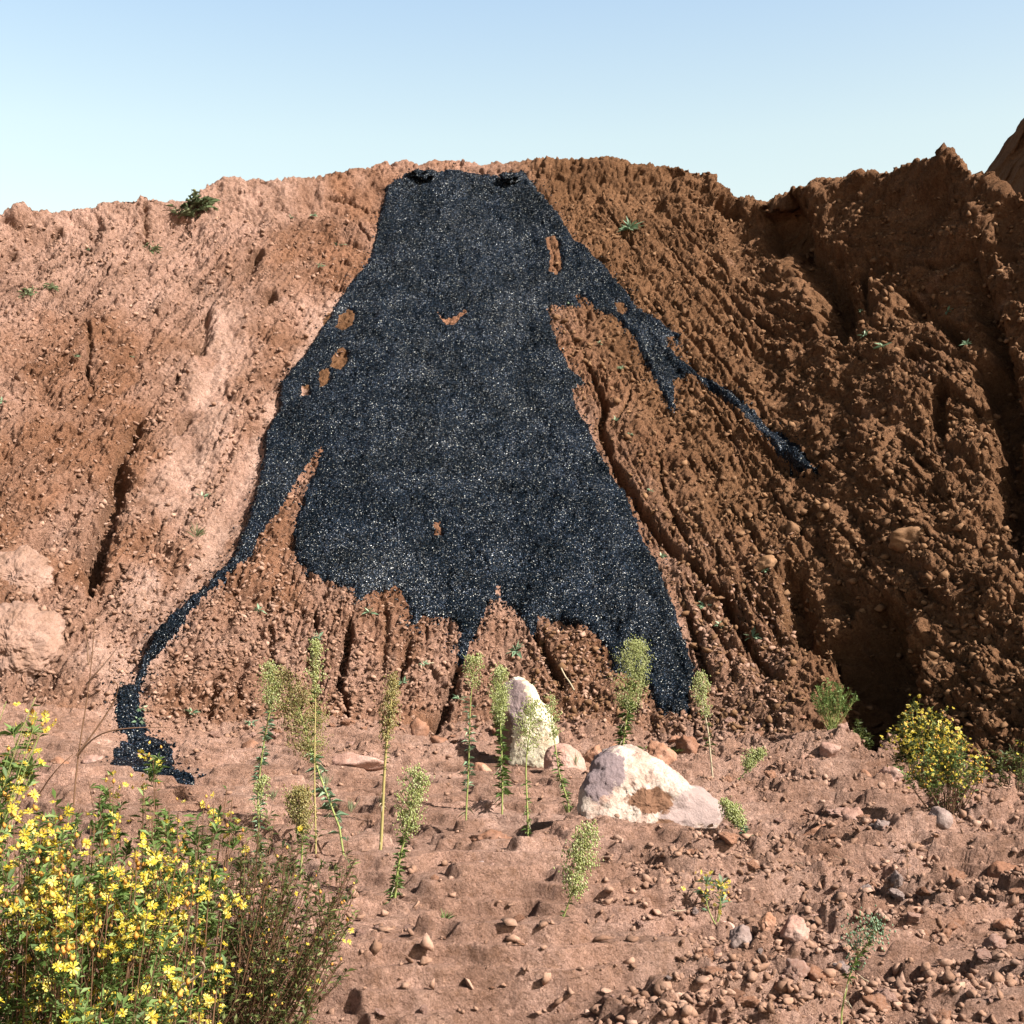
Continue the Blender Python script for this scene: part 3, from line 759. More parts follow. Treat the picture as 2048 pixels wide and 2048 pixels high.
# ------------------------------------------------------------------ loose crumbs (uncountable)
def scatter(name, n, sampler, size, mats, variants, label, cat, sink=.25):
    px_, py_ = sampler(n)
    r, c = lookup(px_, py_)
    pos = P[r, c] + np.stack([rng.normal(0, .006, len(r)), rng.normal(0, .006, len(r)), np.zeros(len(r))], 1); nr = NRM[r, c]
    sz = size(len(r), r, c)
    keep = sz > 0; pos = pos[keep]; nr = nr[keep]; sz = sz[keep]; r = r[keep]
    n = len(pos); M = rand_rot(n)
    vid = rng.integers(0, len(variants), n)
    mb = MB()
    for vi, (V, T_) in enumerate(variants):
        m = vid == vi
        if not m.any(): continue
        W = np.einsum('nij,nkj->nki', M[m], V[None] * rng.uniform(.4, 1.4, (int(m.sum()), 1, 3))) * sz[m][:, None, None]
        W[..., 2] *= .8
        W += (pos[m] + nr[m] * (sz[m] * (1 - sink) * .7)[:, None])[:, None]
        Tn = (np.arange(m.sum())[:, None, None] * len(V) + T_[None]).reshape(-1, 3)
        mb.add(W.reshape(-1, 3), None, Tn)
    ob = mb.build(name, mats); tag(ob, label, cat, None, 'stuff'); return ob
small_v = [rock_shape(100 + i, 1, 6, .6, cut=(.4, .8)) for i in range(10)]
mid_v = [rock_shape(200 + i, 2, 13, .12, cut=(.42, .85)) for i in range(14)]
def s_cone(n):
    a = rng.uniform(215, 1580, n * 2); b = 1480 - 420 * rng.beta(1.2, 1.8, n * 2)
    x, y = unproject(a, b)
    r, c = lookup(x, y); ok = (SD[r, c] < -.015) & (T[r, c] > -.02)
    return x[ok][:n], y[ok][:n]
def sz_pow(lo, hi, p=3.0):
    return lambda n, r, c: lo + (hi - lo) * rng.power(1 / p, n) if False else lo + (hi - lo) * rng.random(n) ** p
scatter("earth_crumbs", 26000, s_cone, sz_pow(.003, .034, 9), [CRUMB], small_v + mid_v[:3], "reddish crumbs of earth thickly covering the fan below the black spill", "earth crumbs")
def s_slope_l(n):
    a = rng.uniform(-20, 720, n * 2); b = rng.uniform(430, 1420, n * 2)
    x, y = unproject(a, b); r, c = lookup(x, y)
    ok = (SD[r, c] < -.02) & (T[r, c] > 0) & (T[r, c] < .97) & (SMOOTH[r, c] < .4 + .6 * rng.random(len(r)) * (rng.random(len(r)) > .6)); return x[ok][:n], y[ok][:n]
scatter("slope_crumbs", 22000, s_slope_l, sz_pow(.004, .040, 10), [CRUMB], small_v, "pinkish clods and crumbs strewn over the sunlit slope left of the spill", "earth crumbs")
def s_slope_r(n):
    a = rng.uniform(1050, 2070, n * 2); b = rng.uniform(380, 1520, n * 2)
    x, y = unproject(a, b); r, c = lookup(x, y)
    ok = (SD[r, c] < -.02) & (T[r, c] > 0) & (T[r, c] < .97); return x[ok][:n], y[ok][:n]
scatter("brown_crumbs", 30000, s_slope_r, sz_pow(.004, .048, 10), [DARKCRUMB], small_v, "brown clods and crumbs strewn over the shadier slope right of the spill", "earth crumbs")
def s_ground(n):
    b = 1500 + 560 * rng.random(n * 3); a = rng.uniform(-60, 2110, n * 3)
    x, y = unproject(a, b); r, c = lookup(x, y)
    ok = (T[r, c] < .02) & (rng.random(len(r)) < .02 + 1.2 * stony[r, c] ** 1.6) ; return x[ok][:n], y[ok][:n]
scatter("gravel", 42000, s_ground, sz_pow(.0025, .030, 7.0), [CRUMB], small_v + mid_v[:5], "fine reddish gravel and crumbs lying over the open ground", "gravel")
def s_tar(n):
    pts = spill_s; i = rng.integers(0, len(pts), n * 3); t_ = rng.random(n * 3)[:, None]
    q = pts[i] * (1 - t_) + pts[(i + 1) % len(pts)] * t_ + rng.normal(0, .06, (n * 3, 2))
    # back from s to y by bisection
    lo = np.full(len(q), 9.0); hi = np.full(len(q), 23.0)
    for _ in range(20):
        m = (lo + hi) / 2; g = to_s(q[:, 0], m) > q[:, 1]; hi = np.where(g, m, hi); lo = np.where(g, lo, m)
    r, c = lookup(q[:, 0], lo); ok = (SD[r, c] < .02) & (SD[r, c] > -.16)
    return q[ok, 0][:n], lo[ok][:n]
scatter("tar_crumbs", 6500, s_tar, sz_pow(.004, .018, 3), [TAR], small_v, "black tarry crumbs loose along the ragged edge of the spill", "tar crumbs")

# ------------------------------------------------------------------ rocks one could pick out
def rock(name, label, cat, px, py, wpx, hpx, material, seed, sub=4, depth=1.0, lift=.35, group=None, rot=0.0, rough=.12, fine_n=.0, planes=11):
    """px, py: centre of its foot in the photo; wpx, hpx: seen width and height"""
    x, y = unproject(px, py); x = float(x[0]); y = float(y[0])
    g = ground_at(x, y)[0]
    w_ = wpx / F * y / 2; h_ = hpx / F * y
    V, T_ = rock_shape(seed, sub, planes, rough, fine_n)
    V = V / np.abs(V).max(0)
    V = V * [w_, w_ * depth, h_ * .62]
    c, s_ = math.cos(rot), math.sin(rot)
    V = V @ np.array([[c, 0, s_], [0, 1, 0], [-s_, 0, c]]).T if rot else V
    ob = np_mesh(name, V, None, T_, [material], smooth=False)
    ob.location = (x, y + w_ * depth * .6, float(g[2]) + h_ * lift)
    tag(ob, label, cat, group)
    return ob

# outlined boulder: photo outline gives the front profile, the body has its own depth
def outlined_rock(name, label, outline, foot_py, mats, depth, front=.25, lean=0.0, seed=1, power=3.2, zmin_bury=.05, fn=.02, slant=0.0, D=None):
    ox = np.array(outline, float); cx = ox[:, 0].mean()
    if D is None:
        x, y = unproject(cx, foot_py); D = float(y[0])
    xs, _, zs = at_depth(ox[:, 0], ox[:, 1], D + depth * .3)
    c = np.array([xs.mean(), zs.mean()])
    ang = np.arctan2(zs - c[1], xs - c[0]); rad = np.hypot(xs - c[0], zs - c[1])
    o_ = np.argsort(ang); ang = ang[o_]; rad = rad[o_]
    ang = np.concatenate([ang - 2 * math.pi, ang, ang + 2 * math.pi]); rad = np.concatenate([rad] * 3)
    nt_, ns_ = 220, 120
    th = np.linspace(-math.pi, math.pi, nt_, endpoint=False)
    R_ = np.interp(th, ang, rad)
    hs_ = np.sin(np.linspace(.012, math.pi / 2, ns_ // 2)); q = np.arccos(hs_ ** (power / 2)); q = np.concatenate([-q, q[::-1][1:]]); ns_ = len(q)
    sy = np.sin(q); rr = np.cos(q); Rm_ = np.exp(np.log(R_).mean())
    g = np.sign(sy) * np.abs(sy) ** (2 / power); h = np.abs(rr) ** (2 / power)
    Re_ = Rm_ + (R_ - Rm_)[None] * sstep(.15, .95, h)[:, None]
    X = h[:, None] * Re_ * np.cos(th)[None]; Z = h[:, None] * Re_ * np.sin(th)[None]
    dep = np.where(g < 0, depth * front * 1.6, depth * (1 - front))
    Yv = (g * dep)[:, None] + slant * X + lean * Z
    off = Vector((seed * 3.1, seed, 0))
    Pn = np.stack([X, Yv * np.ones_like(X), Z], 2)
    nn = np.array([mnoise.fractal(Vector(p) * 4 + off, .6, 2.2, 7) - .7 * max(0, mnoise.noise(Vector(p) * 22 + off) - .35) + .8 * abs(mnoise.noise(Vector(p) * 7 - off)) for p in Pn.reshape(-1, 3)]).reshape(X.shape)
    ctr = Pn / np.maximum(np.linalg.norm(Pn, axis=2, keepdims=True), 1e-6)
    Pn = Pn + ctr * (nn * fn)[..., None]
    vi = np.arange(nt_ * ns_).reshape(ns_, nt_)
    v2 = np.roll(vi, -1, axis=1)
    Q = np.stack([vi[:-1], v2[:-1], v2[1:], vi[1:]], 2).reshape(-1, 4)
    ob = np_mesh(name, Pn, Q, None, mats, smooth=True)
    ob.location = (c[0], D + depth * .3, c[1])
    tag(ob, label, "boulder"); return ob
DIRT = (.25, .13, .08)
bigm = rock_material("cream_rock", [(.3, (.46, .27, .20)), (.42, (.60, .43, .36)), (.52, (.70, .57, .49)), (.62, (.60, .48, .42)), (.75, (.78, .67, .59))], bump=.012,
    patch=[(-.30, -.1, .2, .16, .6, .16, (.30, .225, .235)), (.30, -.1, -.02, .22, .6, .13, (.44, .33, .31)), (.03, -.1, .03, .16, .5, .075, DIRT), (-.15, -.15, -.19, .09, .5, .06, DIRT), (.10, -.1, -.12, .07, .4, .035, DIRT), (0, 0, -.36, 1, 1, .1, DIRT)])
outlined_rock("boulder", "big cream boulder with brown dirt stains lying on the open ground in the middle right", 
    [(1162,1600),(1175,1560),(1195,1525),(1225,1508),(1265,1506),(1310,1520),(1345,1545),(1385,1575),(1425,1595),(1445,1615),(1440,1640),(1400,1675),(1320,1700),(1240,1712),(1180,1700),(1160,1665)], 1680, [bigm], .42, .22, .35, 3, 3.6, fn=.034, slant=.12)
slabm = rock_material("cream_slab", [(.3, (.60, .44, .30)), (.45, (.80, .68, .50)), (.6, (.88, .80, .62)), (.75, (.78, .66, .52))], bump=.012,
    patch=[(-.13, -.05, .20, .17, .4, .25, (.36, .265, .26)), (-.2, 0, -.1, .1, .5, .3, (.22, .14, .10)), (.0, 0, -.42, 1, 1, .10, (.33, .18, .12))])  # second patch paints the shaded lower left face dark
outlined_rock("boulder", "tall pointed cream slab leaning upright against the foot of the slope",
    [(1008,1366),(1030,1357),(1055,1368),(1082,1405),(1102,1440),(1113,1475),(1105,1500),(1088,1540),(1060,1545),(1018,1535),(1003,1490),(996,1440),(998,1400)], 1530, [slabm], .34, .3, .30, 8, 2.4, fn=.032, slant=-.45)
pinkm = rock_material("rosy_boulder", [(.3, (.32, .19, .135)), (.5, (.42, .26, .20)), (.7, (.48, .31, .25))], bump=.015, patch=[])
outlined_rock("boulder", "rounded pinkish boulder half buried at the left edge, above a dark hollow",
    [(-40,1225),(10,1215),(60,1220),(100,1235),(120,1275),(115,1320),(85,1350),(40,1362),(-10,1345),(-50,1330),(-80,1280)], 1385, [pinkm], .5, .28, .45, 12, 2.2, fn=.06, D=13.05)
outlined_rock("boulder", "pale pink boulder bulging from the slope at the left edge, above the rounded one",
    [(-40,1120),(20,1105),(70,1112),(95,1135),(105,1165),(85,1190),(40,1205),(-10,1210),(-60,1180)], 1200, [pinkm], .34, .2, .6, 15, 1.9, fn=.07, D=13.95)
outlined_rock("rock", "rounded reddish rock lying right of the tall cream slab",
    [(1090,1520),(1100,1500),(1120,1490),(1145,1500),(1165,1525),(1172,1545),(1150,1560),(1115,1560),(1092,1548)], 1550, [PINKROCK], .22, .35, .3, 18, 2.6, fn=.02)
rocks = [
 ("earth_clod", "crumbly orange earth mound alone on silt left of the cream boulder", "clod", 978, 1678, 105, 50, CLOD, 31, 5, .8, .2, .14, .06),
 ("rock", "pale flat stone with a lit top in the centre foreground", "rock", 962, 1768, 38, 22, GREYROCK, 32, 3, .7, .2, .1, 0),
 ("rock", "small brown stone beside a dark hollow right of the pale flat stone", "rock", 1052, 1742, 40, 20, CLOD, 33, 3, .8, .2, .1, 0),
 ("rock", "pinkish pointed rock standing clear in the right foreground", "rock", 1708, 1680, 62, 55, PINKROCK, 34, 4, .9, .25, .1, .03),
 ("rock", "long brown rock lying left of the pinkish pointed rock", "rock", 1645, 1692, 100, 44, CLOD, 35, 4, .7, .2, .1, .03),
 ("rock", "pale block with a sheer left face below the yellow flowering bush", "rock", 1882, 1712, 56, 44, GREYROCK, 36, 4, .9, .25, .1, .03),
 ("rock", "dark brown rock cut by the right edge of the photo", "rock", 2022, 1738, 76, 46, CLOD, 37, 4, .9, .25, .1, .03),
 ("rock", "upright reddish block, lone one between the green bush and the yellow bush", "rock", 1733, 1545, 32, 34, CLOD, 38, 3, .9, .3, .1, 0),
 ("rock", "squarish reddish rock just left of the yellow bush foot", "rock", 1785, 1545, 52, 34, PINKROCK, 39, 4, .9, .3, .1, 0),
 ("rock", "flat topped rock in front of the green bush", "rock", 1660, 1530, 48, 34, PINKROCK, 40, 4, .9, .3, .1, 0),
 ("rock", "pinkish grey rounded rock, biggest in the lower stony bank", "rock", 1488, 1890, 58, 48, GREYROCK, 41, 4, .9, .25, .1, .03),
 ("rock", "cracked brown rock right of the pinkish grey one", "rock", 1538, 1888, 42, 42, CLOD, 42, 4, .9, .25, .14, .05),
 ("rock", "wide reddish rock over a dark hollow in the lower stony bank", "rock", 1590, 1895, 66, 48, PINKROCK, 43, 4, .9, .3, .1, .03),
 ("rock", "brown wedge shaped rock in the stony middle right ground", "rock", 1535, 1835, 60, 42, CLOD, 44, 4, .9, .25, .1, .03),
 ("rock", "long low stone at the left end of the lower stony bank", "rock", 1330, 1885, 66, 26, CLOD, 45, 4, .7, .2, .1, .03),
 ("rock", "light edged flat stone near the small yellow flower stalk", "rock", 1450, 1795, 42, 26, PINKROCK, 46, 3, .8, .25, .1, 0),
 ("rock", "orange brown stone on the bottom edge middle", "rock", 1028, 2030, 36, 28, CLOD, 47, 4, .9, .3, .1, 0),
 ("rock", "round brown stone left of the one on the bottom edge", "rock", 962, 2008, 30, 26, CLOD, 48, 4, .9, .3, .1, 0),
 ("rock", "angular rock jutting from the brown slope on the right, dark on its left face", "rock", 1826, 1100, 92, 50, DARKCRUMB, 49, 4, .7, .3, .1, .03),
 ("rock", "small dark rock set in the brown slope left of the jutting rock", "rock", 1585, 1064, 42, 30, DARKCRUMB, 50, 3, .8, .25, .1, 0),
 ("rock", "brown rock on the slope above the wide shaded gully", "rock", 1536, 1138, 56, 34, DARKCRUMB, 51, 4, .7, .25, .1, 0),
 ("earth_clod", "large orange clod at the slope foot, right of the right end of the spill", "clod", 1375, 1520, 62, 42, CLOD, 52, 4, .9, .35, .14, .04),
 ("earth_clod", "dark split orange clod behind the cream boulder", "clod", 1322, 1530, 66, 48, CLOD, 53, 4, .9, .3, .14, .05),
 ("earth_clod", "rough reddish clod between the slab and the cream boulder", "clod", 1190, 1535, 62, 52, CLOD, 54, 4, .9, .3, .14, .05),
 ("earth_clod", "small reddish clod just above the cream boulder top", "clod", 1232, 1500, 40, 34, CLOD, 55, 3, .9, .3, .14, .05),
 ("rock", "flat wide ledge rock on the silt below the rilled fan", "rock", 715, 1530, 120, 34, PINKROCK, 56, 4, .5, .2, .1, .02),
 ("rock", "pale rock beneath the yellow flowers at the far left", "rock", 58, 1528, 56, 34, GREYROCK, 57, 4, .8, .25, .1, .02),
 ("rock", "brown rock right of the pale rock at the far left", "rock", 112, 1522, 44, 42, CLOD, 58, 4, .8, .3, .1, .02),
 ("rock", "reddish rock beside the bare stalk at the left", "rock", 185, 1518, 50, 30, PINKROCK, 59, 4, .8, .25, .1, .02),
 ("earth_clod", "brown clod with a dark underside at the left of the fan foot", "clod", 500, 1505, 44, 26, CLOD, 60, 3, .8, .25, .14, .03),
 ("earth_clod", "orange clod on the fan foot, left of the tall slab", "clod", 838, 1490, 40, 38, CLOD, 61, 3, .8, .3, .14, .03),
 ("earth_clod", "brighter orange clod at the fan foot just right of its twin", "clod", 878, 1505, 44, 32, CLOD, 62, 3, .8, .25, .14, .03),
 ("rock", "brown stone leaning left of the leafy yellow-headed weed", "rock", 965, 1540, 44, 38, CLOD, 63, 3, .8, .3, .14, .03),
 ("rock", "low brown hummock rock at the foot of the leftmost feathery weed", "rock", 470, 1640, 110, 34, CLOD, 64, 4, .6, .1, .14, .04),
]
for (nm, lb, ct, px_, py_, w_, h_, m_, sd_, sub, dp, lf, rg, fn) in rocks:
    rock(nm, lb, ct, px_, py_, w_, h_, m_, sd_, sub, dp, lf, rough=rg, fine_n=fn)
# many alike
rv = [rock_shape(300 + i, 4, 14, .16, .05, cut=(.45, .85)) for i in range(12)]
rvm = {}
def stone_mesh(i, mk):
    key = (i, mk.name)
    if key not in rvm:
        V, T_ = rv[i]; V = V / np.abs(V).max()
        me_ob = np_mesh("stone", V, None, T_, [mk]); me = me_ob.data
        bpy.data.objects.remove(me_ob); rvm[key] = me
    return rvm[key]
def scatter_stones(n, x0, x1, y0, y1, smin, smax, label, group, mats_, name="stone", cat="stone", pw=2.5, tmax=.03, tmin=-9):
    got = 0; tries = 0
    while got < n and tries < n * 12:
        tries += 1
        a = rng.uniform(x0, x1); b = rng.uniform(y0, y1)
        x, y = unproject(a, b); r, c = lookup(x, y)
        if T[r[0], c[0]] > tmax or T[r[0], c[0]] < tmin or SD[r[0], c[0]] > -.06: continue
        if stony[r[0], c[0]] < rng.random() * .7 and tmax < .1: continue
        s_ = smin + (smax - smin) * rng.random() ** pw
        me = stone_mesh(int(rng.integers(0, 12)), mats_[int(rng.integers(0, len(mats_)))])
        ob = bpy.data.objects.new(name, me); COL.objects.link(ob)
        p = P[r[0], c[0]]
        ob.location = (float(p[0]), float(p[1]), float(p[2]) + s_ * .25)
        ob.rotation_euler = (rng.uniform(-.4, .4), rng.uniform(-.4, .4), rng.uniform(0, 6.28))
        ob.scale = (s_ * rng.uniform(.8, 1.3), s_ * rng.uniform(.7, 1.1), s_ * rng.uniform(.5, .85))
        tag(ob, label, cat, group); got += 1
scatter_stones(285, 1330, 2080, 1545, 2060, .016, .085, "loose reddish brown stone, one of many strewn over the stony right foreground", "stones strewn over the right foreground", [CLOD, CLOD, PINKROCK, CLOD, CLOD, PINKROCK, CLOD, GREYROCK])
scatter_stones(60, 640, 1380, 1780, 2060, .012, .035, "small reddish pebble, one of many on the bare centre foreground", "pebbles on the centre foreground", [CLOD, PINKROCK], "pebble", "pebble")
scatter_stones(70, 380, 1700, 1440, 1520, .02, .085, "reddish clod, one of the row fallen along the foot of the slope", "clods fallen along the foot of the slope", [CLOD, CLOD, PINKROCK], "earth_clod", "clod", 2, .12, -.08)
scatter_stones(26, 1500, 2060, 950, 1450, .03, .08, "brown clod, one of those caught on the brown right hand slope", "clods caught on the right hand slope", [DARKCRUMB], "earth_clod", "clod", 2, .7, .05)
scatter_stones(20, 0, 520, 600, 1380, .02, .06, "pinkish clod, one of those caught on the sunlit left hand slope", "clods caught on the left hand slope", [CRUMB], "earth_clod", "clod", 2, .9, .05)
# black lumps on the lip
for px_, py_, w_, h_, lb in [(845, 350, 46, 26, "black tar lump on the rim above the left part of the spill top"), (1022, 358, 40, 30, "black tar lump on the rim at the spill's upper right corner")]:
    x, y = unproject(px_, py_ + 6); g = ground_at(x, y)[0]
    V, T_ = rock_shape(int(px_), 4, 9, .35, .12)
    ob = np_mesh("tar_lump", V * [w_ / F * 22 / 2, .14, h_ / F * 22 / 2], None, T_, [TAR]); ob.location = (float(g[0]), float(g[1]) - .02, float(g[2]) + .04)
    tag(ob, lb, "tar lump")

# ------------------------------------------------------------------ plants
def poly3(pts, D, seed=0, n=16, wobble=0.0):
    a = np.array(pts, float)
    xs, _, zs = at_depth(a[:, 0], a[:, 1], D)
    t = np.linspace(0, 1, len(a)); tt = np.linspace(0, 1, n)
    if len(a) > 2:
        cx = np.polyfit(t, xs, min(3, len(a) - 1)); cz = np.polyfit(t, zs, min(3, len(a) - 1)); x = np.polyval(cx, tt); z = np.polyval(cz, tt)
    else: x = np.interp(tt, t, xs); z = np.interp(tt, t, zs)
    y = D + .04 * np.sin(tt * 3 + seed) * tt
    return np.stack([x, y, z], 1)
def along(C_, t):
    i = np.linspace(0, 1, len(C_)); return np.stack([np.interp(t, i, C_[:, j]) for j in range(3)], -1)
def tang(C_, t):
    return along(C_, np.minimum(t + .03, 1)) - along(C_, np.maximum(t - .03, 0))
def weed(label, pts, head=.35, width=.1, dens=1.0, leaves=60, leaf_len=.06, leaf_t=(.15, .75), bud=BUD_P, leafm=LEAF, stemm=STEM_G, rad=.006, open_=.75, D=None, hang=0.0, cat="weed", group=None, name="tall_weed"):
    p0 = pts[0]
    if D is None:
        x, y = unproject(p0[0], p0[1]); D = float(y[0])
    C_ = poly3(pts, D, p0[0]); tb_ = np.linspace(0, 1, len(C_)); C_[:, 0] += .012 * np.sin(tb_ * rng.uniform(4, 9) + rng.uniform(0, 6)) * tb_; C_[:, 1] += rng.uniform(-.08, .08) * tb_ ** 2
    g = ground_at(C_[0, 0], D)[0]; C_[0, 2] = min(C_[0, 2], float(g[2]) - .02)
    base = C_[0].copy(); e = empty(name, base); tag(e, label, cat, group)
    L_ = np.linalg.norm(np.diff(C_, axis=0), axis=1).sum()
    sm = MB(); sm.tube(C_, [rad, rad * .8, rad * .35], 6)
    # head: side branchlets carrying buds
    width = min(width * 1.05, .30 * L_ * head + .02); hm = MB(); nb = int(52 * dens)
    ht = 1 - head + head * rng.random(nb)
    root = along(C_, ht); tg = tang(C_, ht); tg /= np.linalg.norm(tg, axis=1, keepdims=True)
    az = rng.uniform(0, 6.283, nb)
    side = np.stack([np.cos(az), np.sin(az), np.zeros(nb)], 1)
    u_ = (ht - (1 - head)) / head
    env = np.clip(np.sin(np.pi * np.clip(u_ * .85 + .12, 0, 1)) ** .7, .25, 1)
    bl = width * env * rng.uniform(.6, 1.15, nb)
    B_ = []
    for i in range(nb):
        d0 = side[i] * open_ + tg[i] * (1.1 - open_ * .5); d0 /= np.linalg.norm(d0)
        tt = np.linspace(0, 1, 5)[:, None]
        q = root[i] + d0 * bl[i] * tt * 1.2 + np.array([0, 0, -1]) * (hang * bl[i] * tt ** 2)
        sm.tube(q, [rad * .22, rad * .14], 3)
        nbud = int(12 * dens) + 4
        tb = rng.uniform(.25, 1.05, nbud)
        pb = np.stack([np.interp(tb, tt[:, 0], q[:, j]) for j in range(3)], 1) + rng.normal(0, .006 + .09 * width, (nbud, 3))
        B_.append(pb)
    B_ = np.concatenate(B_)
    hm.buds(B_, rng.uniform(.0015, .0036, len(B_)) * (1 + D / 22), 1.7)
    sm.build("stem", stemm, e, origin=base)
    many(hm.build("flower_head", bud, e, origin=base))
    lm = MB()
    dl = MB(); nd = 10; lt = rng.uniform(.03, .4, nd); az = rng.uniform(0, 6.283, nd)
    dl.blades(along(C_, lt), np.stack([np.cos(az), np.sin(az), rng.uniform(-.9, .1, nd)], 1), leaf_len * rng.uniform(.6, 1.1, nd), .005, .5)
    many(dl.build("dead_leaves", STRAW, e, origin=base))
    if leaves:
        lt = rng.uniform(leaf_t[0], leaf_t[1], leaves); lr = along(C_, lt); az = rng.uniform(0, 6.283, leaves)
        dd = np.stack([np.cos(az), np.sin(az), rng.uniform(.1, .8, leaves)], 1)
        ll = leaf_len * rng.uniform(.6, 1.2, leaves) * (1.15 - lt * .5)
        lm.blades(lr, dd, ll, ll * .16 + .003, .35)
        many(lm.build("leaves", leafm, e, origin=base))
    return e
weed("green weed with a feathery top, furthest left of the tall stems by the slope foot", [(517,1640),(517,1560),(531,1483),(541,1413),(541,1330)], .33, .10, 1.1, 130, .07, (.1,.85), rad=.007, leafm=LEAF_BLUE)
weed("drooping weed with a broad hazy plume spread between two straight weeds", [(692,1690),(650,1570),(618,1500),(598,1420),(560,1345)], .62, .17, 2.0, 60, .09, (.05,.45), bud=BUD_R, rad=.007, hang=.4, leafm=LEAF_BLUE)
weed("tallest straight weed with a narrow pale head, right of the hazy plume", [(632,1700),(630,1560),(628,1420),(630,1288)], .30, .07, 1.0, 50, .05, (.4,.75), stemm=STEM_Y, rad=.006)
weed("thick straw coloured stalk with a dense green spike at its top", [(757,1742),(768,1600),(776,1470),(786,1352)], .38, .06, 1.2, 60, .035, (.45,.95), stemm=STEM_Y, rad=.010, bud=BUD_R)
weed("weed with a pale plume and bristly lower leaves, right of the straw stalk", [(783,1864),(795,1760),(812,1660),(832,1540)], .36, .085, 1.2, 150, .05, (.1,.7), rad=.007)
weed("short weed with a ruddy dense head rising behind the right shrub", [(598,1830),(600,1740),(604,1660),(610,1578)], .36, .085, 1.4, 60, .05, (.2,.7), bud=BUD_R, rad=.006)
weed("slender weed with a small open head, left neighbour of the leafy yellow-headed one", [(932,1642),(936,1540),(943,1420),(948,1315)], .22, .09, .7, 90, .07, (.2,.75), rad=.006, leafm=LEAF_BLUE)
weed("leafy weed with a bright yellow-green head in front of the tall slab's shadow", [(1004,1628),(1004,1540),(1003,1450),(998,1338)], .34, .085, 1.6, 190, .075, (.12,.8), rad=.007)
weed("straight thin weed with an open pale head seen against the cream slab", [(1056,1692),(1054,1600),(1055,1510),(1060,1405)], .34, .10, .9, 50, .04, (.08,.5), rad=.006, stemm=STEM_G)
weed("bending thin weed right of the cream slab", [(1140,1620),(1122,1556),(1108,1490),(1104,1395)], .28, .07, .7, 70, .055, (.05,.6), rad=.006)
weed("bushy plumed weed rising behind the big cream boulder in front of the black spill", [(1244,1515),(1252,1440),(1262,1370),(1277,1285)], .60, .19, 2.0, 130, .10, (.0,.7), rad=.008)
weed("pale straw weed with a narrow head right of the cream boulder", [(1430,1594),(1418,1490),(1410,1420),(1404,1350)], .42, .07, 1.2, 20, .06, (.3,.6), stemm=STRAW, rad=.007)
weed("small weed leaning right with a round pale head", [(1456,1600),(1475,1565),(1497,1535),(1530,1505)], .40, .085, 1.3, 40, .045, (.1,.7), rad=.005)
weed("small weed leaning left over the right end of the cream boulder", [(1512,1712),(1492,1670),(1473,1645),(1452,1605)], .42, .09, 1.3, 70, .05, (.05,.6), rad=.005, leafm=LEAF_BLUE)
weed("rightward leaning weed with a round head alone in the centre foreground", [(1100,1927),(1120,1850),(1142,1780),(1180,1650)], .38, .085, 1.3, 40, .035, (.05,.6), rad=.004)
weed("open branching weed at the bottom edge on the right", [(1679,2050),(1700,1955),(1720,1900),(1732,1835)], .6, .10, .55, 70, .035, (.3,.98), rad=.0035, open_=.6, bud=LEAF_BLUE)
weed("faint thin weed with a pale head left of the leaning centre weeds, behind the shrub", [(530,1790),(520,1700),(522,1620),(528,1560)], .4, .05, .5, 80, .05, (.1,.8), rad=.004, leafm=LEAF_BLUE)

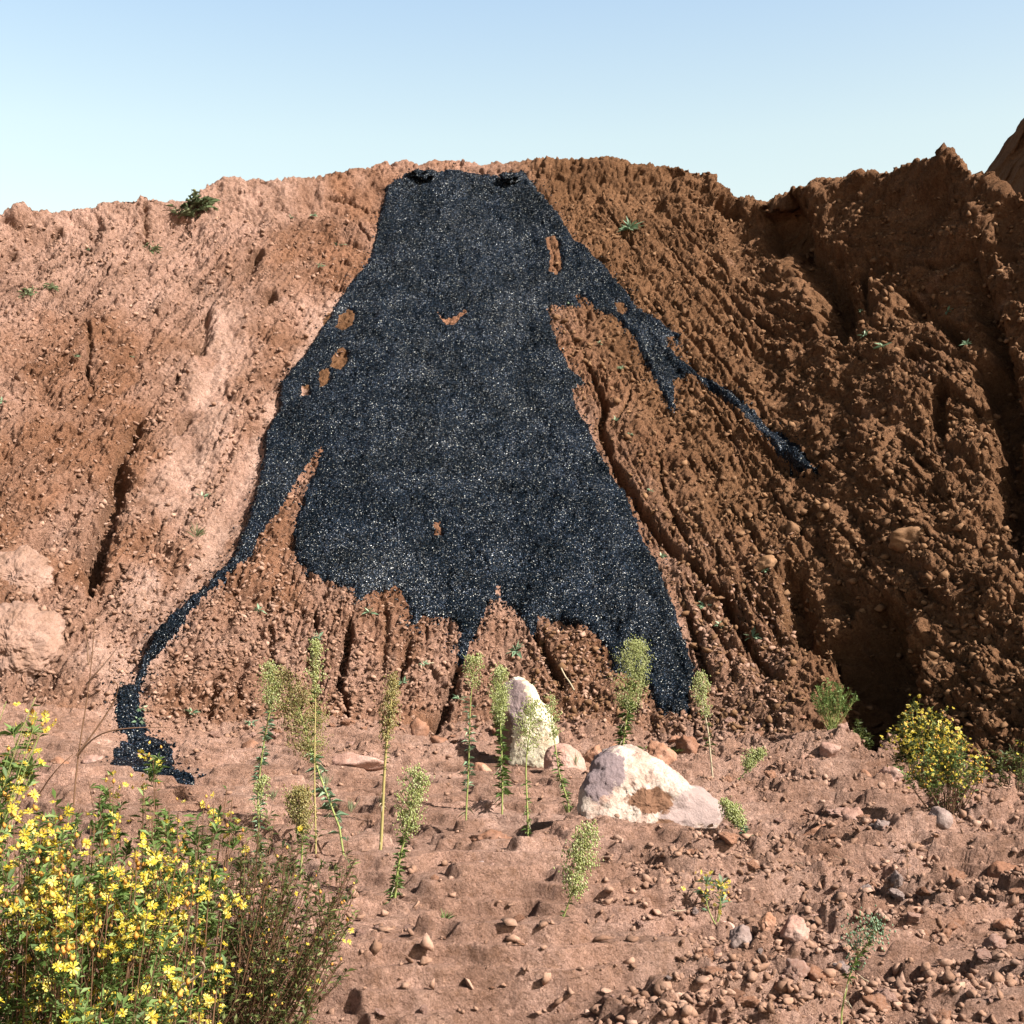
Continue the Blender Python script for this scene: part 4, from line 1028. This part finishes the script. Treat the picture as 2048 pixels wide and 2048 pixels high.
def flower_bush(name, label, base_pts, D, spread, height, nstem, nleaf, nflower, fr, leafm=LEAF_DARK, leaf_len=.035, stemm=STEM_B, faded=.3, lean=(0, 0), midx=0.0, clus=1, cat="bush", flowers=True, tops=None, zlow=.25, srad=.0035):
    """stems from a common base, side twigs, leaves along them, flower heads at the tips"""
    base = np.array(base_pts, float); e = empty(name, base); tag(e, label, cat)
    st = MB(); lv = MB(); fl = MB(); ob_ = MB(); cn = MB()
    tips = []; twl = []
    for i in range(nstem):
        if tops is not None:
            tp = tops[i % len(tops)]; x_, _, z_ = at_depth(tp[0] + rng.normal(0, 10), tp[1] + abs(rng.normal(0, 14)), D + rng.uniform(-spread, spread) * .5)
            end = np.array([float(x_), D + rng.uniform(-spread, spread) * .6, float(z_)])
        else:
            an = rng.uniform(0, 6.283); r_ = spread * math.sqrt(rng.random())
            end = base + [math.cos(an) * r_ + lean[0], math.sin(an) * r_ * .7, height * (1 - .45 * (r_ / spread) ** 2) * rng.uniform(.8, 1.05)]
        b0 = base + [rng.normal(0, .03 * spread / .3), rng.normal(0, .03), 0]
        tt = np.linspace(0, 1, 9)[:, None]
        midp = b0 + (end - b0) * [.55, .55, .5] + [rng.normal(0, .03) + midx, rng.normal(0, .03), 0]
        q = (1 - tt) ** 2 * b0 + 2 * tt * (1 - tt) * midp + tt ** 2 * end
        st.tube(q, [srad, srad * .7, srad * .3], 5)
        twl.append(q)
        for _ in range(6):
            t0 = rng.uniform(.45, .97); r0 = along(q, np.array([t0]))[0]
            dd = tang(q, np.array([t0]))[0]; dd /= np.linalg.norm(dd)
            an = rng.uniform(0, 6.283); dd = dd + np.array([math.cos(an), math.sin(an), .3]) * .7; dd /= np.linalg.norm(dd)
            ln = rng.uniform(.25, .5) * spread * (1.2 - t0 * .7)
            tw = r0 + dd * ln * np.linspace(0, 1, 5)[:, None] + np.array([0, 0, .25 * ln]) * (np.linspace(0, 1, 5)[:, None] ** 2)
            st.tube(tw, [srad * .4, srad * .2], 3); twl.append(tw); tips.append(tw[-1]); tips.append(tw[3])
        tips.append(end)
    tips = np.array(tips)
    # leaves along all twigs
    wi = rng.integers(0, len(twl), nleaf); t_ = rng.uniform(zlow, 1, nleaf)
    lp = np.array([along(twl[w2], np.array([t2]))[0] for w2, t2 in zip(wi, t_)])
    dd = rng.normal(0, 1, (nleaf, 3)); dd[:, 2] = np.abs(dd[:, 2]) * .7 + .2
    ll = leaf_len * rng.uniform(.5, 1.3, nleaf)
    lv.blades(lp, dd, ll, ll * .28, .2)
    st.build("stems", stemm, e, origin=base); many(lv.build("leaves", leafm, e, origin=base))
    if nflower:
        ti = tips[rng.integers(0, len(tips), nflower)] if tops is None else tips[np.argsort(-tips[:, 2] + rng.normal(0, .12, len(tips)))][rng.integers(0, max(6, int(len(tips) * .9)), nflower)]
        if clus > 1:
            nc = max(1, nflower // clus); ti = ti[:nc][rng.integers(0, nc, nflower)]
        fp = ti + rng.normal(0, fr * 2.0, (nflower, 3)) * [1, 1, .8]; nf = int(nflower * (1 - faded))
        nr = rng.normal(0, .6, (nflower, 3)) + [0.15, -.45, .8]
        fl.daisies(fp[:nf], nr[:nf], fr * rng.uniform(.6, 1.1, nf), 11 if fr > .004 and D < 6 else 6, .34 if D < 6 else .6)
        fl.buds(fp[:nf] + nr[:nf] * .0, fr * .30, .8)
        many(fl.build("flowers", YEL, e, origin=base))
        cn.buds(fp[nf:], fr * rng.uniform(.28, .5, nflower - nf), 1.5)
        many(cn.build("buds", ORA, e, origin=base))
    return e
def gbase(px_, py_):
    x, y = unproject(px_, py_); g = ground_at(x, y)[0]; return [float(g[0]), float(g[1]), float(g[2]) - .01]
# yellow bushes on the right
b = gbase(1850, 1602); flower_bush("flowering_bush", "yellow flowering bush with dense dark leaves before the dark gully, on the right", b, b[1],   .29, .72, 34, 2300, 700, .017, LEAF_DARK, .05, STEM_G, .15)
b = gbase(1895, 1655); flower_bush("flowering_bush", "thinner brownish bush with sparser yellow flowers, in front of the dense yellow one", b, b[1], .28, .60, 36, 2400, 460, .014, LEAF, .035, STEM_B, .45)
b = gbase(1665, 1505); flower_bush("green_bush", "feathery green bush without flowers at the left lip of the dark gully", b, b[1], .23, .46, 40, 1500, 0, .01, LEAF, .035, STEM_G)
b = gbase(1715, 1500); flower_bush("green_bush", "small dark green bush right beside the feathery one, half in the gully's shadow", b, b[1], .11, .36, 14, 600, 0, .01, LEAF_DARK, .05, STEM_G)
b = gbase(2035, 1650); flower_bush("green_bush", "sparse green bush cut off by the right edge", b, b[1], .25, .42, 22, 1100, 20, .01, LEAF_DARK, .04, STEM_B)
b = gbase(1429, 1785); flower_bush("flower_stalk", "single small yellow flowered stalk among stones below the cream boulder", b, b[1], .05, .32, 4, 60, 46, .015, LEAF_BLUE, .06, STEM_G, .2, cat="flower")

# foreground shrubs
L0 = 2.2
tops1 = [(20, 1630), (70, 1660), (110, 1690), (170, 1650), (205, 1680), (150, 1750), (40, 1725), (90, 1785), (20, 1845), (160, 1785), (230, 1765), (70, 1865), (200, 1855), (130, 1925), (260, 1875), (40, 1955), (250, 1955), (180, 1985), (290, 2015), (310, 1720), (265, 1725), (90, 2005), (220, 1730), (0, 1710), (-40, 1725), (-60, 1875), (280, 1805), (310, 1925)]
x, y, z = at_depth(60, 2048, L0)
flower_bush("flowering_shrub", "large bright yellow flowering shrub filling the lower left corner", (float(x), L0, 0.0), L0, .34, 1.2, 190, 26000, 3400, .0098, LEAF, .021, STEM_B, .34, tops=tops1, cat="shrub", zlow=.45, srad=.0022, clus=14)
tops2 = [(210,1545),(200,1580),(290,1515),(280,1570),(300,1620),(215,1620),(330,1610),(360,1620),(430,1595),(440,1600),(415,1650),(350,1690),(400,1720),(330,1730)]
x, y, z = at_depth(330, 2048, 3.2)
flower_bush("flowering_shrub", "taller leafy shrub with small yellow heads rising behind the large one", (float(x), 3.2, 0.0), 3.2, .16, 1.2, 44, 4600, 620, .0095, LEAF, .028, STEM_B, .35, tops=tops2, cat="shrub", zlow=.55, srad=.003, clus=6)
tops3 = [(420,1700),(480,1720),(540,1740),(600,1760),(640,1830),(690,1810),(560,1830),(620,1900),(500,1800),(460,1860),(440,1780),(650,1960),(580,1950),(540,1880),(480,1950),(520,1650),(590,1690),(700,1740)]
b = gbase(425, 2230)
flower_bush("dry_shrub", "dry twiggy shrub of bare dark stems with few flowers, right of the large one", b, b[1], .42, .9, 110, 6000, 150, .011, LEAF_DARK, .028, STEM_B, .6, tops=tops3, cat="shrub", zlow=.42, srad=.0034)
tops4 = [(30,1400),(60,1430),(90,1425),(10,1460),(50,1490),(20,1520),(75,1460)]
x, y, z = at_depth(-420, 2048, 2.5)
flower_bush("flowering_shrub", "tall yellow flowered spray entering from the left edge", (float(x), 2.5, 0.0), 2.5, .10, 1.3, 16, 1500, 210, .0095, LEAF, .026, STEM_G, .35, tops=tops4, cat="shrub", zlow=.75, srad=.0022, midx=-.05, clus=5)

def twigs(name, label, cat, lines, D, rad, material, n=14):
    e = None
    x, y, z = at_depth(lines[0][0][0], lines[0][0][1], D)
    base = np.array([float(x), D, float(z)])
    mb = MB()
    for j, pts in enumerate(lines):
        C_ = poly3(pts, D, j * 1.3, n); mb.tube(C_, [rad * (1 if j == 0 else .7), rad * .3], 5)
    ob = mb.build(name, material, origin=base); ob.location = base; tag(ob, label, cat); return ob
# bare stalk, rooted in the ground
Ds = 3.6
zb = 1150 + F * 1.6 / Ds
twigs("bare_stalk", "bare brown branching stalk standing left of the black puddle", "stalk", [
   [(128, zb), (134, 1900), (139, 1712), (150, 1560), (158, 1450), (176, 1330), (188, 1250)],
   [(152, 1512), (203, 1440), (235, 1385), (232, 1360)], [(60, 1620), (100, 1560), (152, 1506)], [(156, 1512), (200, 1470), (255, 1456), (335, 1456)], [(172, 1370), (205, 1330), (226, 1295)], [(178, 1330), (170, 1290), (166, 1240)]], Ds, .0035, STEM_B)
st_b = MB()
for (pts, D_) in [([(282, 2008), (340, 1982), (395, 1958), (404, 1938), (410, 1914)], 2.75)]:
    C_ = poly3(pts, D_, 1, 12); st_b.tube(C_, [.0028, .002], 6)
ob = st_b.build("dry_stick", STRAW, origin=C_[0]); ob.location = C_[0]; tag(ob, "pale dry stick caught in the shrubs at the bottom left", "stick")
def lying_stick(label, p1, p2, r):
    x, y = unproject([p1[0], p2[0]], [p1[1], p2[1]]); g = ground_at(x, y); g = g + [0, -.03, .03]
    mb = MB(); C_ = np.linspace(g[0], g[1], 6) + rng.normal(0, .004, (6, 3)); mb.tube(C_, r, 5)
    ob = mb.build("dry_stick", STRAW, origin=C_[0]); ob.location = C_[0]; tag(ob, label, "stick", "dry twigs on the open ground" if "scatter" in label else None)
lying_stick("pale dry stick lying on the fan above the cream boulder", (1120, 1337), (1148, 1392), .008)
lying_stick("short pale stick on the fan beside the second rill", (838, 1331), (866, 1331), .006)
lying_stick("small pale stick on the bare ground in the centre foreground", (859, 1846), (872, 1837), .004)

for i in range(16):
    a_ = float(rng.uniform(560, 1980)); b_ = float(rng.uniform(1600, 2030)); l_ = float(rng.uniform(14, 40)); dd_ = float(rng.uniform(-.45, .45))
    lying_stick("thin dry twig, one of a scatter of them lying on the open ground", (a_, b_), (a_ + l_, b_ + l_ * dd_), float(rng.uniform(.0012, .0025)))
# rosettes and tufts
def rosette(px_, py_, r, label, nl=9, material=LEAF_BLUE, up=.4, name="rosette_weed", cat="small weed", thin=.3, group=None):
    x, y = unproject(px_, py_); rr_, cc_ = lookup(x, y); g = P[rr_[0], cc_[0]]; nr = N0[rr_[0], cc_[0]]
    mb = MB(); az = rng.uniform(0, 6.283, nl)
    d_ = np.stack([np.cos(az), np.sin(az), np.zeros(nl)], 1); d_ = d_ - (d_ @ nr)[:, None] * nr + nr * rng.uniform(up * .5, up * 1.6, nl)[:, None]
    ll = r * rng.uniform(.6, 1.2, nl)
    mb.blades(np.repeat(g[None], nl, 0) + nr * .012 + rng.normal(0, r * (.33 if nl > 40 else .05), (nl, 3)) * [1, .6, .5], d_, ll, ll * thin, .15 if nl < 40 else .45)
    ob = mb.build(name, material, origin=g); ob.location = g; tag(ob, label, cat, group); return ob
ros = [(1221,704,.07),(1199,694,.06),(1241,737,.07),(1230,837,.09),(1258,870,.07),(1320,1105,.09),(1408,1202,.10),(1438,1245,.08),(1500,1260,.12),(517,1222,.09),(737,1228,.10),(1030,1300,.13),
 (635,1280,.08),(805,1368,.09),(845,1330,.07),(918,1400,.08),(380,1415,.08),(500,1440,.09),(280,1400,.09),(275,1420,.08),(405,975,.11),(1713,607,.06),(1770,707,.12),(1727,668,.09),
 (1882,605,.09),(1930,680,.09),(2013,750,.07),(2033,1217,.06),(680,485,.10),(625,430,.10),(580,430,.06),(180,500,.09),(80,540,.06),(1534,1142,.07),(1700,1390,.10),(1722,1420,.09),(1140,610,.05),
 (310,815,.08),(150,720,.08),(90,770,.05),(4,805,.09),(262,700,.06),(640,540,.08),(1060,1370,.07),(1300,985,.06)]
for a, b_, r in ros:
    side_ = "left of the spill" if a < 640 and b_ < 1050 else ("on the dark slope far right" if a > 1600 else ("on the earth strip between the spill's right arms" if b_ < 900 else ("on the fan below the spill" if a < 1290 else "among the rills right of the spill")))
    g_n = {"left of the spill": "small weeds left of the spill"}.get(side_, "small weeds " + side_)
    rosette(a, b_, r, "small pale green weed " + side_, 10, LEAF_BLUE, .45, group=g_n)
rosette(1258, 455, .22, "larger green weed alone on the brown slope upper right of the spill", 26, LEAF_BLUE, .5, thin=.16)
rosette(398, 404, .26, "big grass tuft hanging over the rim at the left", 110, TUFT, 1.4, "grass_tuft", "grass tuft", .011)
rosette(372, 424, .22, "lower grass tuft spilling just under the big one at the rim", 70, TUFT, 1.2, "grass_tuft", "grass tuft", .012)
rosette(302, 484, .16, "bluish grass tuft below and left of the rim tuft", 70, TUFT, 1.2, "grass_tuft", "grass tuft", .012)
rosette(55, 588, .16, "wide green tuft on the far left slope", 50, TUFT, 1.0, "grass_tuft", "grass tuft", .03)
rosette(102, 576, .10, "smaller green tuft right of the wide one on the far left slope", 50, TUFT, .6, "grass_tuft", "grass tuft", .03)
rosette(392, 1075, .18, "dry grass tuft in the pink channel left of the spill", 32, TUFT, 1.6, "grass_tuft", "grass tuft", .02)
rosette(1745, 1768, .09, "pale yellow-green tuft in the right foreground", 40, LEAF_BLUE, .9, "grass_tuft", "grass tuft", .06)
rosette(890, 1855, .07, "tiny tuft in the centre foreground", 26, LEAF, .9, "grass_tuft", "grass tuft", .06)
rosette(1350, 1520, .10, "dark weed at the foot of the orange clods behind the boulder", 30, LEAF_DARK, .6, thin=.12)
rosette(1290, 1500, .10, "dark leafy weed in the shade behind the boulder", 16, LEAF_DARK, .6, thin=.25)
rosette(1135, 1610, .10, "dark weed in the shaded nook left of the cream boulder", 30, LEAF_DARK, 2.5, thin=.05)
for i, (a, b_, lb) in enumerate([(700,1610,"bluish shoot in the wispy patch right of the plume weed, upper one"),(722,1640,"bluish shoot in the wispy patch right of the plume weed, lower one"),(650,1560,"wispy bluish weed at the foot of the straight tall weed"),(500,1570,"wispy green weed left of the feathery weed's foot"),(545,1585,"wispy green weed right of the feathery weed's foot"),(765,1600,"fine wispy weed beside the straw stalk"),(1150,1560,"tiny green sprig left of the boulder's peak")]):
    rosette(a, b_, .12, lb, 26, TUFT, 4.0, thin=.03)
# two thin bare stems, right foreground
twigs("dead_weed", "thin bare twig standing alone on the right foreground", "twig", [[(1818, 1772), (1817, 1740), (1816, 1690)], [(1817, 1725), (1812, 1705), (1808, 1695)]], float(unproject(1818, 1770)[1][0]), .004, STEM_B)
